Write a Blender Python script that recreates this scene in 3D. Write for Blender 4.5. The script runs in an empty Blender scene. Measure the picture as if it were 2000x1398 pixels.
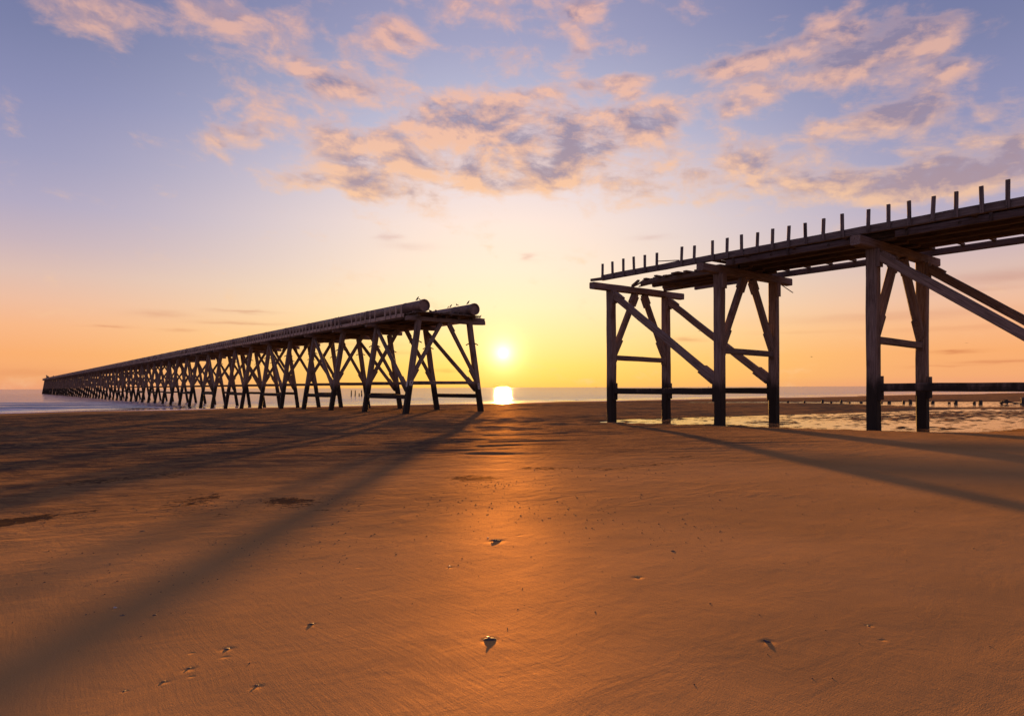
import bpy, bmesh, math, random
import numpy as np
from mathutils import Vector, Matrix, Euler

random.seed(7)
rng = np.random.default_rng(11)
S = bpy.context.scene
R = math.radians

# ------------------------------------------------------------------ camera
# World axes: +Y runs out to sea along the pier, +X runs along the shore, z = 0 is the sand near the camera.
EYE = 1.20
HEAD = R(38.12)                       # the camera looks this far clockwise of +Y
FPX = 1300.0                          # focal length in pixels of a 2000 px wide frame
FWD = Vector((math.sin(HEAD), math.cos(HEAD), 0))
RGT = Vector((math.cos(HEAD), -math.sin(HEAD), 0))
cam_d = bpy.data.cameras.new('camera')
cam = bpy.data.objects.new('camera', cam_d)
S.collection.objects.link(cam)
cam_d.sensor_width = 36.0
cam_d.lens = FPX / 2000 * 36
cam_d.shift_y = 57.6 / 2000
cam_d.clip_start = 0.05
cam_d.clip_end = 60000
ROLL = -0.0036
cam.matrix_world = (Matrix.Translation((0, 0, EYE)) @ Matrix.Rotation(-HEAD, 4, 'Z')
                    @ Matrix.Rotation(math.pi / 2, 4, 'X') @ Matrix.Rotation(ROLL, 4, 'Z'))
S.camera = cam

# ------------------------------------------------------------------ light
EXPO = 2.5
S.view_settings.view_transform = 'Standard'
S.view_settings.look = 'None'
S.view_settings.gamma = 1.0
S.view_settings.exposure = EXPO
K = 2.0 ** (-EXPO)
SUN_AZ, SUN_EL = -0.0131, R(2.95)     # azimuth from the camera heading, elevation
sun_dir = (FWD * math.cos(SUN_AZ) + RGT * math.sin(SUN_AZ)) * math.cos(SUN_EL) + Vector((0, 0, math.sin(SUN_EL)))
sl = bpy.data.lights.new('sun', 'SUN')
sl.energy = 3.5
sl.angle = R(0.8)
sl.color = (1.0, 0.43, 0.10)
so = bpy.data.objects.new('sun', sl)
S.collection.objects.link(so)
so.rotation_euler = sun_dir.to_track_quat('Z', 'Y').to_euler()


def lin(r, g, b):
    f = lambda c: (c / 255 / 12.92) if c / 255 <= 0.04045 else ((c / 255 + 0.055) / 1.055) ** 2.4
    return (f(r), f(g), f(b), 1.0)


class G:
    """Small helper that writes node expressions."""
    def __init__(s, nt):
        s.nt = nt
        s.n = nt.nodes
        s.l = nt.links

    def node(s, t, **kw):
        n = s.n.new(t)
        for k, v in kw.items():
            setattr(n, k, v)
        return n

    def put(s, sock, v):
        if v is None:
            return
        if isinstance(v, bpy.types.NodeSocket):
            s.l.new(v, sock)
        else:
            sock.default_value = v

    def m(s, op, a, b=None, c=None, clamp=False):
        n = s.node('ShaderNodeMath', operation=op, use_clamp=clamp)
        s.put(n.inputs[0], a)
        s.put(n.inputs[1], b)
        s.put(n.inputs[2], c)
        return n.outputs[0]

    def v(s, op, a, b=None, out=0):
        n = s.node('ShaderNodeVectorMath', operation=op)
        s.put(n.inputs[0], a)
        s.put(n.inputs[1], b)
        return n.outputs['Value' if op in ('DOT_PRODUCT', 'LENGTH') else 'Vector']

    def xyz(s, a, b, c):
        n = s.node('ShaderNodeCombineXYZ')
        for i, q in enumerate((a, b, c)):
            s.put(n.inputs[i], q)
        return n.outputs[0]

    def sep(s, a):
        n = s.node('ShaderNodeSeparateXYZ')
        s.put(n.inputs[0], a)
        return n.outputs

    def ss(s, x, lo, hi, a=0.0, b=1.0):
        n = s.node('ShaderNodeMapRange', interpolation_type='SMOOTHSTEP')
        for i, q in enumerate((x, lo, hi, a, b)):
            s.put(n.inputs[i], q)
        return n.outputs[0]

    def noise(s, vec, scale, detail=4.0, rough=0.55, dist=0.0, out='Fac'):
        n = s.node('ShaderNodeTexNoise')
        s.put(n.inputs['Vector'], vec)
        n.inputs['Scale'].default_value = scale
        n.inputs['Detail'].default_value = detail
        n.inputs['Roughness'].default_value = rough
        n.inputs['Distortion'].default_value = dist
        return n.outputs[out]

    def mix(s, f, a, b, blend='MIX'):
        n = s.node('ShaderNodeMix', data_type='RGBA', blend_type=blend)
        s.put(n.inputs[0], f)
        s.put(n.inputs[6], a)
        s.put(n.inputs[7], b)
        return n.outputs[2]

    def ramp(s, x, stops):
        n = s.node('ShaderNodeValToRGB')
        s.put(n.inputs[0], x)
        e = n.color_ramp.elements
        while len(e) > 1:
            e.remove(e[-1])
        e[0].position, e[0].color = stops[0]
        for p, c in stops[1:]:
            q = e.new(p)
            q.color = c
        return n.outputs[0]


def azel(px, py):
    """Azimuth and elevation (radians) of a sky direction named by where it stood in the frame."""
    hy = 756.6 - 0.0036 * (px - 1000)
    az = math.atan((px - 1000) / FPX)
    return az, math.atan((hy - py) / FPX * math.cos(az))


# ------------------------------------------------------------------ sky
world = bpy.data.worlds.new('World')
S.world = world
world.use_nodes = True
g = G(world.node_tree)
g.n.clear()
d = g.node('ShaderNodeTexCoord').outputs['Generated']
d = g.v('NORMALIZE', d)
df = g.v('DOT_PRODUCT', d, tuple(FWD))
dr = g.v('DOT_PRODUCT', d, tuple(RGT))
dz = g.sep(d)[2]
az = g.m('ARCTAN2', dr, df)
el = g.m('ARCSINE', dz)
adist = g.m('ABSOLUTE', g.m('SUBTRACT', az, SUN_AZ))
elpos = g.m('DIVIDE', el, 0.60, clamp=True)


def stops(pairs):
    return [(math.atan((756.6 - y) / FPX) / 0.60 if y <= 756.6 else 0.0, lin(*c)) for y, c in pairs]


sun_ramp = g.ramp(elpos, stops([(757, (250, 190, 90)), (742, (253, 198, 92)), (715, (252, 208, 106)), (660, (253, 222, 150)), (600, (254, 230, 185)),
                                (530, (253, 230, 205)), (440, (250, 228, 216)), (360, (234, 218, 220)), (270, (200, 197, 216)), (170, (180, 180, 206)),
                                (80, (162, 162, 194)), (0, (152, 152, 186)), (-300, (95, 104, 156))]))
side_ramp = g.ramp(elpos, stops([(757, (236, 160, 120)), (738, (244, 170, 116)), (700, (248, 172, 112)), (655, (247, 181, 134)), (615, (238, 187, 158)),
                                 (570, (222, 188, 176)), (520, (200, 178, 186)), (460, (178, 168, 192)), (380, (157, 155, 187)), (280, (139, 141, 179)),
                                 (180, (122, 127, 166)), (80, (109, 116, 159)), (0, (99, 107, 153)), (-300, (74, 86, 138))]))
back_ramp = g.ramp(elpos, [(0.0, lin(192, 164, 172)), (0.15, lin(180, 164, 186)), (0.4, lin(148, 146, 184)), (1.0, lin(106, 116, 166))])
w_side = g.ss(adist, 0.0, 0.66)
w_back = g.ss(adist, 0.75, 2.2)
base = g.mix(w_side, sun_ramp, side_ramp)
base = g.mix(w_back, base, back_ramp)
# physically based sky underneath the colour grade
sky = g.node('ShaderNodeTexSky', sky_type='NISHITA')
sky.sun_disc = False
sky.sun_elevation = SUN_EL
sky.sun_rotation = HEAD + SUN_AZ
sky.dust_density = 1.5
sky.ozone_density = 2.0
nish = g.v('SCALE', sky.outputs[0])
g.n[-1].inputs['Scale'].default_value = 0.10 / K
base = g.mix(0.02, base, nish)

# clouds: banks placed by azimuth and elevation, broken up by noise
ae = g.xyz(az, el, 0.0)
nv = g.xyz(g.m('MULTIPLY', az, 1.0), g.m('MULTIPLY_ADD', el, 1.75, g.m('MULTIPLY', az, 0.12)), 3.7)
warp = g.noise(nv, 7.0, 4.0, 0.6, out='Color')
warp = g.v('MULTIPLY', g.v('SUBTRACT', warp, (0.5, 0.5, 0.5)), (0.12, 0.06, 0.0))
aw = g.v('ADD', ae, warp)
banks = [  # px, py, half-width, half-height, amount
    (880, 312, 250, 56, 1.2), (690, 362, 100, 20, 1.1), (1090, 256, 180, 44, 1.3), (1010, 358, 160, 26, 0.9), (690, 172, 110, 30, 0.95),
    (560, 125, 100, 24, 0.8), (480, 232, 55, 48, 0.75), (530, 48, 170, 34, 0.78), (190, 22, 170, 36, 0.85), (930, 14, 130, 26, 0.75),
    (790, 82, 75, 28, 0.85), (1128, 26, 55, 25, 1.0), (1160, 86, 48, 15, 0.95), (1150, 156, 48, 14, 1.0), (1235, 150, 48, 14, 0.95), (1040, 176, 45, 13, 1.0),
    (1245, 178, 35, 10, 0.6), (1395, 130, 90, 17, 1.0), (1640, 112, 130, 34, 1.0), (1530, 178, 190, 18, 0.85), (1590, 95, 110, 20, 0.6), (1800, 165, 90, 22, 0.5),
    (1620, 248, 160, 26, 0.7), (1760, 215, 100, 26, 0.75), (1835, 85, 50, 24, 1.05), (1885, 120, 50, 10, 0.6), (1700, 32, 150, 28, 0.65),
    (1440, 330, 190, 32, 0.9), (1590, 368, 190, 20, 1.05), (1285, 245, 70, 30, 0.95), (1890, 322, 150, 28, 1.0), (1975, 285, 55, 30, 0.9),
    (1760, 375, 130, 18, 0.75), (1890, 268, 32, 12, 0.8), (1000, 95, 70, 30, 0.6), (930, 210, 90, 22, 0.75), (640, 270, 110, 24, 0.5), (1950, 215, 60, 12, 0.6)]
mask = 0.0
for (bx, by, sx, sy, am) in banks:
    a0, e0 = azel(bx, by)
    q = g.v('MULTIPLY', g.v('SUBTRACT', aw, (a0, e0, 0.0)), (FPX / sx * (1 + math.tan(a0) ** 2) * 0.92, FPX / sy * 0.95, 0.0))
    q = g.m('POWER', 0.42, g.v('DOT_PRODUCT', q, q))
    mask = g.m('MULTIPLY_ADD', q, am, mask)
mask = g.m('MINIMUM', mask, 1.15)
# a general sprinkle of cloud elsewhere in the dome (so that the sea and sand are lit by a whole sky)
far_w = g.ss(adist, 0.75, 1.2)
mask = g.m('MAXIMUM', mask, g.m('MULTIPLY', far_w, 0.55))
fb = g.noise(nv, 13.5, 9.0, 0.60, 0.25)
fb_sun = g.noise(g.v('ADD', nv, (0.0, -0.025, 0.0)), 13.5, 5.0, 0.55, 0.25)
wisp = g.noise(g.v('MULTIPLY', nv, (0.7, 1.5, 1.0)), 34.0, 6.0, 0.68, 0.4)
dens = g.m('MULTIPLY_ADD', g.m('SUBTRACT', fb, 0.5), 3.2, g.m('MULTIPLY_ADD', g.m('SUBTRACT', wisp, 0.5), 0.6, g.m('MULTIPLY_ADD', mask, 1.0, -0.34)))
cov = g.ss(dens, -0.14, 0.98)
thick = g.ss(dens, 0.12, 0.72)
shadow_banks = [(1100, 246, 150, 34, 1.0), (690, 346, 70, 14, .8), (1560, 140, 70, 14, .6), (1720, 110, 70, 14, .6), (1240, 262, 60, 16, .5), (820, 330, 70, 24, .6), (1020, 335, 80, 26, .7), (1905, 308, 140, 26, 1.1), (1980, 280, 50, 30, .9), (1720, 40, 120, 34, .9), (1630, 84, 100, 22, .7),
                (1760, 208, 110, 26, .8), (1450, 322, 120, 24, .6), (1610, 352, 120, 12, .7), (1680, 150, 60, 18, .5), (650, 150, 60, 16, .4), (720, 180, 50, 18, .4), (1130, 295, 90, 24, .7), (640, 20, 90, 20, .5), (1800, 345, 110, 16, .5)]
dk = 0.0
for (bx, by, sx, sy, am) in shadow_banks:
    a0, e0 = azel(bx, by)
    q = g.v('MULTIPLY', g.v('SUBTRACT', aw, (a0, e0, 0.0)), (FPX / sx * (1 + math.tan(a0) ** 2) * 0.92, FPX / sy * 0.95, 0.0))
    dk = g.m('MULTIPLY_ADD', g.m('POWER', 0.42, g.v('DOT_PRODUCT', q, q)), am, dk)
lit = g.m('MULTIPLY_ADD', g.m('SUBTRACT', fb, fb_sun), 5.0, g.m('MULTIPLY_ADD', g.m('MULTIPLY', dk, g.ss(g.m('MULTIPLY_ADD', wisp, 0.6, g.m('MULTIPLY', fb, 0.8)), 0.55, 0.85, 0.25, 1.2)), -0.72, 0.74), clamp=True)
shade_c = g.ramp(elpos, [(0.0, lin(214, 160, 135)), (0.42, lin(172, 142, 146)), (0.62, lin(152, 134, 154)), (1.0, lin(132, 124, 158))])
lit_c = g.ramp(elpos, [(0.0, lin(255, 214, 165)), (0.42, lin(254, 200, 150)), (0.62, lin(247, 190, 158)), (1.0, lin(230, 178, 168))])
cl = g.mix(g.m('MULTIPLY', thick, g.m('SUBTRACT', 1.0, lit)), lit_c, shade_c)
cl = g.mix(g.m('MULTIPLY', w_side, 0.35), cl, g.mix(0.5, cl, base))
skyc = g.mix(g.m('MULTIPLY', cov, 0.86), base, cl)
# thin dark streaks low over the horizon
streaks = [(212, 637, 26, 2.2, .5), (315, 613, 38, 5, .35), (480, 609, 42, 2.5, .6), (475, 631, 60, 2.6, .55), (350, 645, 25, 2.5, .35), (1340, 664, 26, 4.5, .6),
           (1860, 687, 34, 2.6, .75), (1960, 540, 75, 10, .45), (1960, 706, 50, 2.8, .6), (1750, 617, 150, 7, .28), (1880, 640, 120, 4, .2), (1900, 567, 60, 3, .25),
           (760, 463, 16, 7, .4), (800, 482, 40, 6, .25), (1033, 502, 14, 6, .5), (1270, 464, 30, 4, .3), (60, 728, 110, 8, .25), (760, 690, 60, 4, .3), (690, 672, 80, 3, .25),
           (870, 723, 26, 2.5, .4), (1840, 715, 40, 1.6, .35), (1700, 500, 60, 3, .15), (1560, 648, 70, 2.2, .15)]
sm = 0.0
wv2 = g.v('ADD', ae, g.v('MULTIPLY', g.v('SUBTRACT', g.noise(g.xyz(az, g.m('MULTIPLY', el, 6.0), 0.0), 22.0, 5.0, out='Color'), (0.5, 0.5, 0.5)), (0.05, 0.010, 0.0)))
for (bx, by, sx, sy, am) in streaks:
    a0, e0 = azel(bx, by)
    q = g.v('MULTIPLY', g.v('SUBTRACT', wv2, (a0, e0, 0.0)), (FPX / sx, FPX / sy, 0.0))
    q = g.m('POWER', 0.42, g.v('DOT_PRODUCT', q, q))
    sm = g.m('MULTIPLY_ADD', q, am, sm)
skyc = g.mix(g.m('MINIMUM', sm, 0.8), skyc, g.mix(0.75, skyc, g.mix(1.0, skyc, lin(205, 165, 165), 'MULTIPLY')))
# aureole and disc of the sun
sd = g.v('DOT_PRODUCT', d, tuple(sun_dir))
ang = g.m('ARCCOSINE', g.m('MINIMUM', sd, 0.9999999))
g1 = g.m('MULTIPLY', g.m('EXPONENT', g.m('DIVIDE', ang, -0.012)), 2.6)
g2 = g.m('MULTIPLY', g.m('EXPONENT', g.m('DIVIDE', ang, -0.075)), 0.05)
disc = g.m('MULTIPLY', g.ss(ang, 0.0070, 0.0042), 9.0)
glow = g.v('ADD', g.v('SCALE', (1.0, 0.80, 0.42)), (0, 0, 0))
sc1 = g.node('ShaderNodeVectorMath', operation='SCALE')
sc1.inputs[0].default_value = (1.0, 0.86, 0.50)
g.l.new(g.m('ADD', g1, g2), sc1.inputs['Scale'])
sc2 = g.node('ShaderNodeVectorMath', operation='SCALE')
sc2.inputs[0].default_value = (1.0, 0.93, 0.78)
g.l.new(disc, sc2.inputs['Scale'])
total = g.v('ADD', skyc, g.v('ADD', sc1.outputs[0], sc2.outputs[0]))
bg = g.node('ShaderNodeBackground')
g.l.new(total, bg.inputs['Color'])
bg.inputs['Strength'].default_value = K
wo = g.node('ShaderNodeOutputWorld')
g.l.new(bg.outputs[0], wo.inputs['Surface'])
world.cycles.sampling_method = 'MANUAL'
world.cycles.sample_map_resolution = 1024


# ------------------------------------------------------------------ terrain
def nsm(x, a, b):
    t = np.clip((np.asarray(x, float) - a) / (b - a), 0, 1)
    return t * t * (3 - 2 * t)


_perm = rng.permutation(512)
_grad = rng.uniform(-1, 1, 512)


def vnoise(x, y, seed=0):
    x = np.asarray(x, float); y = np.asarray(y, float)
    xi = np.floor(x).astype(int); yi = np.floor(y).astype(int)
    fx = x - xi; fy = y - yi
    fx = fx * fx * fx * (fx * (fx * 6 - 15) + 10); fy = fy * fy * fy * (fy * (fy * 6 - 15) + 10)
    h = lambda a, b: _grad[_perm[(_perm[(a + seed * 37) & 511] + b) & 511]]
    return (h(xi, yi) * (1 - fx) + h(xi + 1, yi) * fx) * (1 - fy) + (h(xi, yi + 1) * (1 - fx) + h(xi + 1, yi + 1) * fx) * fy


PT = np.array([-400, -60, -10, 2, 5.4, 9, 14, 22, 32, 40, 60, 84, 92, 110, 150, 400, 40000.])
PZ = np.array([1.6, -.75, -1.13, -1.21, -1.28, -1.35, -1.45, -1.66, -1.73, -1.78, -2.02, -2.45, -2.62, -3.1, -4.5, -12, -12.])
SEA = EYE - 2.55


def pool_mask(N, t):
    N = np.asarray(N, float); t = np.asarray(t, float)
    return nsm(N, 20, 25.5) * (1 - nsm(N, 52, 64)) * nsm(t, 5.0, 8.5) * (1 - nsm(t + 0.16 * (N - 26), 22.0, 25.5))


def runnel_mask(N, t):
    N = np.asarray(N, float); t = np.asarray(t, float)
    w = 3.2 + 9.0 * (1 - nsm(t, 18, 42))
    c = 70.0 + 6 * np.sin(t * .06)
    return (1 - nsm(np.abs(N - c), w * .6, w * 1.5)) * nsm(t, 8, 16) * (1 - nsm(t, 58, 72))


def base_z(N, t):
    """height of the beach, world z, without ripples"""
    N = np.asarray(N, float); t = np.asarray(t, float)
    te = t + .05 * np.clip(N - 20, 0, 400) * nsm(t, 45, 75)
    z = np.interp(te, PT, PZ) + EYE
    z = z + .045 * vnoise(N / 9.0, t / 11.0, 3) * nsm(np.hypot(N, t), 4, 14)
    z = z + .10 * vnoise(N / 40.0 + 5, t / 30.0, 5) * nsm(np.hypot(N, t), 30, 60) * (1 - nsm(t, 70, 90))
    z = z - pool_mask(N, t) * np.interp(t, [5, 10, 16, 22, 30], [.16, .21, .14, .05, .03])
    z = z - runnel_mask(N, t) * .14
    return z


LEG_FEET = [(n_, t_) for t_ in (22.3, 16.25, 10.2, 4.2) for n_ in (23.6, 27.7)] + [(n_, 40.4 + 6.24 * k_) for k_ in range(6) for n_ in (22.35, 28.8)]


def sand_z(N, t):
    z = base_z(N, t)
    N = np.asarray(N, float); t = np.asarray(t, float)
    r = np.hypot(N, t)
    pm = pool_mask(N, t); rm = runnel_mask(N, t)
    rip = vnoise(N / .36 + t * .3, t / .24, 8) + .5 * vnoise(N / .20, t / .2, 9)
    amt = .024 * np.maximum(pm, rm)
    z = z + amt * rip
    # small wave ripples of the belt between the smooth sand and the sea
    bl = nsm(t + 5 * vnoise(N / 7., t / 7., 12), 6, 15) * (1 - nsm(t, 66, 84)) * (1 - .8 * np.maximum(pm, rm))
    k = 1 + np.clip((r - 20) / 30, 0, 1.5)
    ca, sa = math.cos(.74), math.sin(.74)
    al, ac = ca * N - sa * t, sa * N + ca * t        # along and across the ripple crests
    ac = ac + .45 * vnoise(al / 2.6, ac / 2.2, 13)
    br = vnoise(al / 1.5, ac / .42, 14) + .7 * vnoise(al / 3.2, ac / 1.0, 15) + .4 * vnoise(al / .6, ac / .26, 17)
    z = z + .021 * bl * br * (.5 + .8 * np.clip(vnoise(N / 5., t / 4., 16) + .5, 0, 1.3))
    for (px, py) in LEG_FEET:                        # scour round the legs
        d2 = (N - px) ** 2 + (t - py) ** 2
        z = z - .075 * np.exp(-d2 / .20) + .03 * np.exp(-(np.sqrt(d2) - .85) ** 2 / .08)
    return z


def ground_at(px, py):
    """the point of the beach seen at a place in the photograph"""
    hy = 756.6 - 0.0036 * (px - 1000)
    X = (px - 1000) / FPX; Z = -(py - hy) / FPX
    ds = np.concatenate([np.linspace(2, 30, 2500), np.linspace(30, 200, 3000)])
    P = np.outer(ds, np.array(FWD) + X * np.array(RGT))
    zr = EYE + ds * Z
    zg = sand_z(P[:, 0], P[:, 1])
    i = int(np.argmax(zr <= zg))
    return Vector((P[i, 0], P[i, 1], float(zg[i])))


def axis_lines(segs):
    out = []
    for a, b, n, geo in segs:
        if geo:
            u = np.linspace(0, 1, n, endpoint=False)
            k = geo
            out.append(a + (b - a) * (np.exp(k * u) - 1) / (math.exp(k) - 1))
        else:
            out.append(np.linspace(a, b, n, endpoint=False))
    out.append(np.array([segs[-1][1]]))
    return np.concatenate(out)


def grid_mesh(name, xs, ys, zf, mat, **props):
    XX, YY = np.meshgrid(xs, ys)
    ZZ = zf(XX, YY)
    co = np.stack([XX, YY, ZZ], -1).reshape(-1, 3)
    nx, ny = len(xs), len(ys)
    idx = np.arange(nx * ny).reshape(ny, nx)
    q = np.stack([idx[:-1, :-1], idx[:-1, 1:], idx[1:, 1:], idx[1:, :-1]], -1).reshape(-1, 4)
    me = bpy.data.meshes.new(name)
    me.vertices.add(len(co)); me.vertices.foreach_set('co', co.ravel())
    me.loops.add(q.size); me.loops.foreach_set('vertex_index', q.ravel().astype(np.int32))
    me.polygons.add(len(q)); me.polygons.foreach_set('loop_start', (np.arange(len(q)) * 4).astype(np.int32))
    me.polygons.foreach_set('use_smooth', np.ones(len(q), dtype=bool))
    me.update(); me.validate()
    me.materials.append(mat)
    o = bpy.data.objects.new(name, me)
    S.collection.objects.link(o)
    for k, v in props.items():
        o[k] = v
    return o


# ------------------------------------------------------------------ materials
def new_mat(name):
    m = bpy.data.materials.new(name)
    m.use_nodes = True
    gg = G(m.node_tree)
    b = gg.n['Principled BSDF']
    return m, gg, b


def bump(gg, b, height, strength, dist, prev=None):
    n = gg.node('ShaderNodeBump')
    n.inputs['Strength'].default_value = strength
    n.inputs['Distance'].default_value = dist
    gg.put(n.inputs['Height'], height)
    if prev is not None:
        gg.l.new(prev, n.inputs['Normal'])
    gg.l.new(n.outputs[0], b.inputs['Normal'])
    return n.outputs[0]


def coal_nodes(gg, P):
    """dark sea-coal and weed lying in patches on the sand"""
    acc = 0.0
    wp = gg.v('ADD', P, gg.v('MULTIPLY', gg.v('SUBTRACT', gg.noise(P, 0.9, 5.0, 0.65, out='Color'), (.5, .5, .5)), (1.6, 1.6, 0.0)))
    for (px, py, sx, sy, am) in [(575, 976, 58, 10, 1.0), (105, 1008, 40, 13, 1.1), (5, 1022, 24, 12, 1.4), (410, 968, 40, 9, .75), (330, 985, 60, 14, .6), (925, 934, 52, 8, .95), (1060, 915, 60, 6, .6),
                                 (640, 992, 40, 5, .5), (420, 1003, 50, 6, .5), (1200, 915, 70, 5, .6), (1270, 905, 60, 6, .5), (180, 940, 90, 14, .6), (350, 925, 60, 8, .5), (1350, 892, 40, 3, .6)]:
        c = ground_at(px, py)
        fx = FPX / (c - Vector((0, 0, c.z))).dot(FWD)
        dist = Vector((c.x, c.y)).dot(Vector(FWD[:2]))
        ax = sx / FPX * dist
        ay = sy * dist * dist / (FPX * (EYE - c.z))
        dv = gg.v('SUBTRACT', wp, (c.x, c.y, 0))
        u = gg.m('DIVIDE', gg.v('DOT_PRODUCT', dv, tuple(RGT)), ax)
        w = gg.m('DIVIDE', gg.v('DOT_PRODUCT', dv, tuple(FWD)), ay)
        q = gg.m('ADD', gg.m('MULTIPLY', u, u), gg.m('MULTIPLY', w, w))
        acc = gg.m('MULTIPLY_ADD', gg.m('POWER', 0.4, q), am, acc)
    return acc


def sand_material():
    m, gg, b = new_mat('wet_sand')
    P = gg.node('ShaderNodeNewGeometry').outputs['Position']
    sx, sy, sz = gg.sep(P)
    flat = gg.xyz(sx, sy, 0.0)
    # broad tone
    n1 = gg.noise(flat, 0.25, 5.0, 0.6)
    col = gg.mix(gg.ss(n1, 0.3, 0.7), (0.285, 0.172, 0.070, 1), (0.370, 0.222, 0.092, 1))
    grain = gg.noise(flat, 160.0, 2.0, 0.6)
    col = gg.mix(gg.m('MULTIPLY', gg.ss(grain, 0.30, 0.75), 0.5), col, gg.mix(1.0, col, (0.55, 0.5, 0.45, 1), 'MULTIPLY'))
    # belt of rippled, coaly sand between the smooth foreground and the water
    wob = gg.m('MULTIPLY_ADD', gg.noise(flat, 0.16, 4.0, 0.6), 14.0, gg.m('MULTIPLY_ADD', gg.ss(sx, 18.0, 40.0), 9.0, sy))
    belt = gg.m('MULTIPLY', gg.ss(wob, 11.0, 22.0), gg.ss(sy, 78.0, 62.0))
    al = gg.v('DOT_PRODUCT', flat, (math.cos(.74), -math.sin(.74), 0.0))
    ac = gg.v('DOT_PRODUCT', flat, (math.sin(.74), math.cos(.74), 0.0))
    strk = gg.noise(gg.xyz(gg.m('MULTIPLY', al, 0.45), ac, 0.0), 1.9, 8.0, 0.72, 0.5)
    strk2 = gg.noise(gg.xyz(gg.m('MULTIPLY', al, 0.35), ac, 3.0), 6.0, 6.0, 0.76, 0.4)
    heavy = gg.ss(sx, 22.0, 4.0, 0.72, 1.0)
    lines = gg.m('MAXIMUM', gg.ss(strk, 0.47, 0.56), gg.m('MULTIPLY', gg.ss(strk2, 0.49, 0.57), 0.9))
    dark = gg.m('MULTIPLY', gg.m('MULTIPLY', belt, heavy), gg.m('MULTIPLY_ADD', lines, 0.48, 0.50))
    marg = gg.m('MULTIPLY', gg.m('MULTIPLY', gg.ss(wob, 13.0, 18.0), gg.ss(wob, 36.0, 24.0)), gg.ss(gg.noise(flat, 0.35, 4.0, 0.6), 0.40, 0.58))
    fleck = gg.ss(gg.noise(gg.xyz(gg.m('MULTIPLY', al, 0.5), ac, 7.0), 7.0, 6.0, 0.78, 0.3), 0.54, 0.60)
    dark = gg.m('MAXIMUM', dark, gg.m('MULTIPLY', gg.m('MULTIPLY', marg, fleck), 0.75))
    coal = coal_nodes(gg, flat)
    speck = gg.noise(flat, 9.0, 6.0, 0.75)
    cm = gg.ss(gg.m('MULTIPLY_ADD', gg.m('SUBTRACT', speck, 0.5), 2.6, gg.m('SUBTRACT', coal, 0.42)), 0.0, 0.30)
    col = gg.mix(dark, col, (0.055, 0.043, 0.036, 1))
    col = gg.mix(gg.m('MULTIPLY', cm, 0.92), col, (0.022, 0.018, 0.016, 1))
    dark = gg.m('MAXIMUM', dark, cm)
    gg.l.new(col, b.inputs['Base Color'])
    # damp sheen
    rg = gg.m('MULTIPLY_ADD', gg.noise(flat, 0.7, 5.0, 0.6), 0.16, 0.54)
    rg = gg.m('MULTIPLY_ADD', gg.ss(grain, 0.66, 0.78), -0.28, rg)
    gg.l.new(gg.m('MULTIPLY_ADD', dark, 0.22, rg), b.inputs['Roughness'])
    b.inputs['IOR'].default_value = 1.36
    b.inputs['Specular IOR Level'].default_value = 0.0
    # relief
    big = gg.noise(flat, 1.1, 4.0, 0.5)
    wan = gg.m('MULTIPLY', gg.noise(flat, 0.6, 2.0), 0.35)
    run = gg.noise(gg.xyz(gg.m('ADD', sx, wan), gg.m('MULTIPLY', sy, 0.07), 0.0), 40.0, 6.0, 0.66, 0.2)     # fine runs drained toward the sea
    rip = gg.noise(gg.xyz(gg.m('MULTIPLY', sx, 0.55), gg.m('MULTIPLY', sy, 1.0), 0.0), 3.2, 6.0, 0.66, 0.5)
    n0 = bump(gg, b, gg.m('MULTIPLY', rip, gg.m('MULTIPLY_ADD', belt, 1.0, 0.04)), 1.0, 0.14)
    sc = 0.0
    for (px, py, w) in [(952, 1251, 34), (966, 1057, 36), (1496, 1254, 30), (224, 1189, 18), (606, 1220, 20), (442, 1268, 26), (437, 1283, 16), (500, 1342, 26), (367, 1308, 24), (372, 1322, 14), (318, 1333, 18), (372, 1276, 12),
                        (241, 1350, 14), (1244, 1128, 24), (877, 1108, 14), (1695, 1223, 16), (1722, 1250, 16), (700, 1108, 12), (1015, 1045, 12)]:
        c = ground_at(px, py)
        dist = Vector((c.x, c.y)).dot(Vector(FWD[:2]))
        rx = w * .5 / FPX * dist
        dv = gg.v('SUBTRACT', flat, (c.x, c.y - .1 * rx, 0))
        dv = gg.v('MULTIPLY', dv, (1 / rx, 1 / (rx * .8), 0.0))
        sc = gg.m('MULTIPLY_ADD', gg.m('POWER', 0.25, gg.v('DOT_PRODUCT', dv, dv)), -rx * .20, sc)
    n0 = bump(gg, b, sc, 1.0, 1.0, n0)
    n0 = bump(gg, b, run, 0.9, 0.0017, n0)
    n0 = bump(gg, b, big, 0.6, 0.02, n0)
    n0 = bump(gg, b, grain, 0.55, 0.0022, n0)
    glow_gloss = gg.node('ShaderNodeBsdfGlossy')          # damp gloss added for the sun's glow, its orange light put into the tint
    glow_gloss.inputs['Color'].default_value = (1.0, 0.62, 0.26, 1)
    gg.l.new(rg, glow_gloss.inputs['Roughness'])
    gg.l.new(n0, glow_gloss.inputs['Normal'])
    mx = gg.node('ShaderNodeMixShader')
    gg.l.new(gg.m('MULTIPLY_ADD', dark, -0.010, 0.028), mx.inputs[0])
    gg.l.new(b.outputs[0], mx.inputs[1])
    gg.l.new(glow_gloss.outputs[0], mx.inputs[2])
    gg.l.new(mx.outputs[0], gg.n['Material Output'].inputs['Surface'])
    return m


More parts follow.
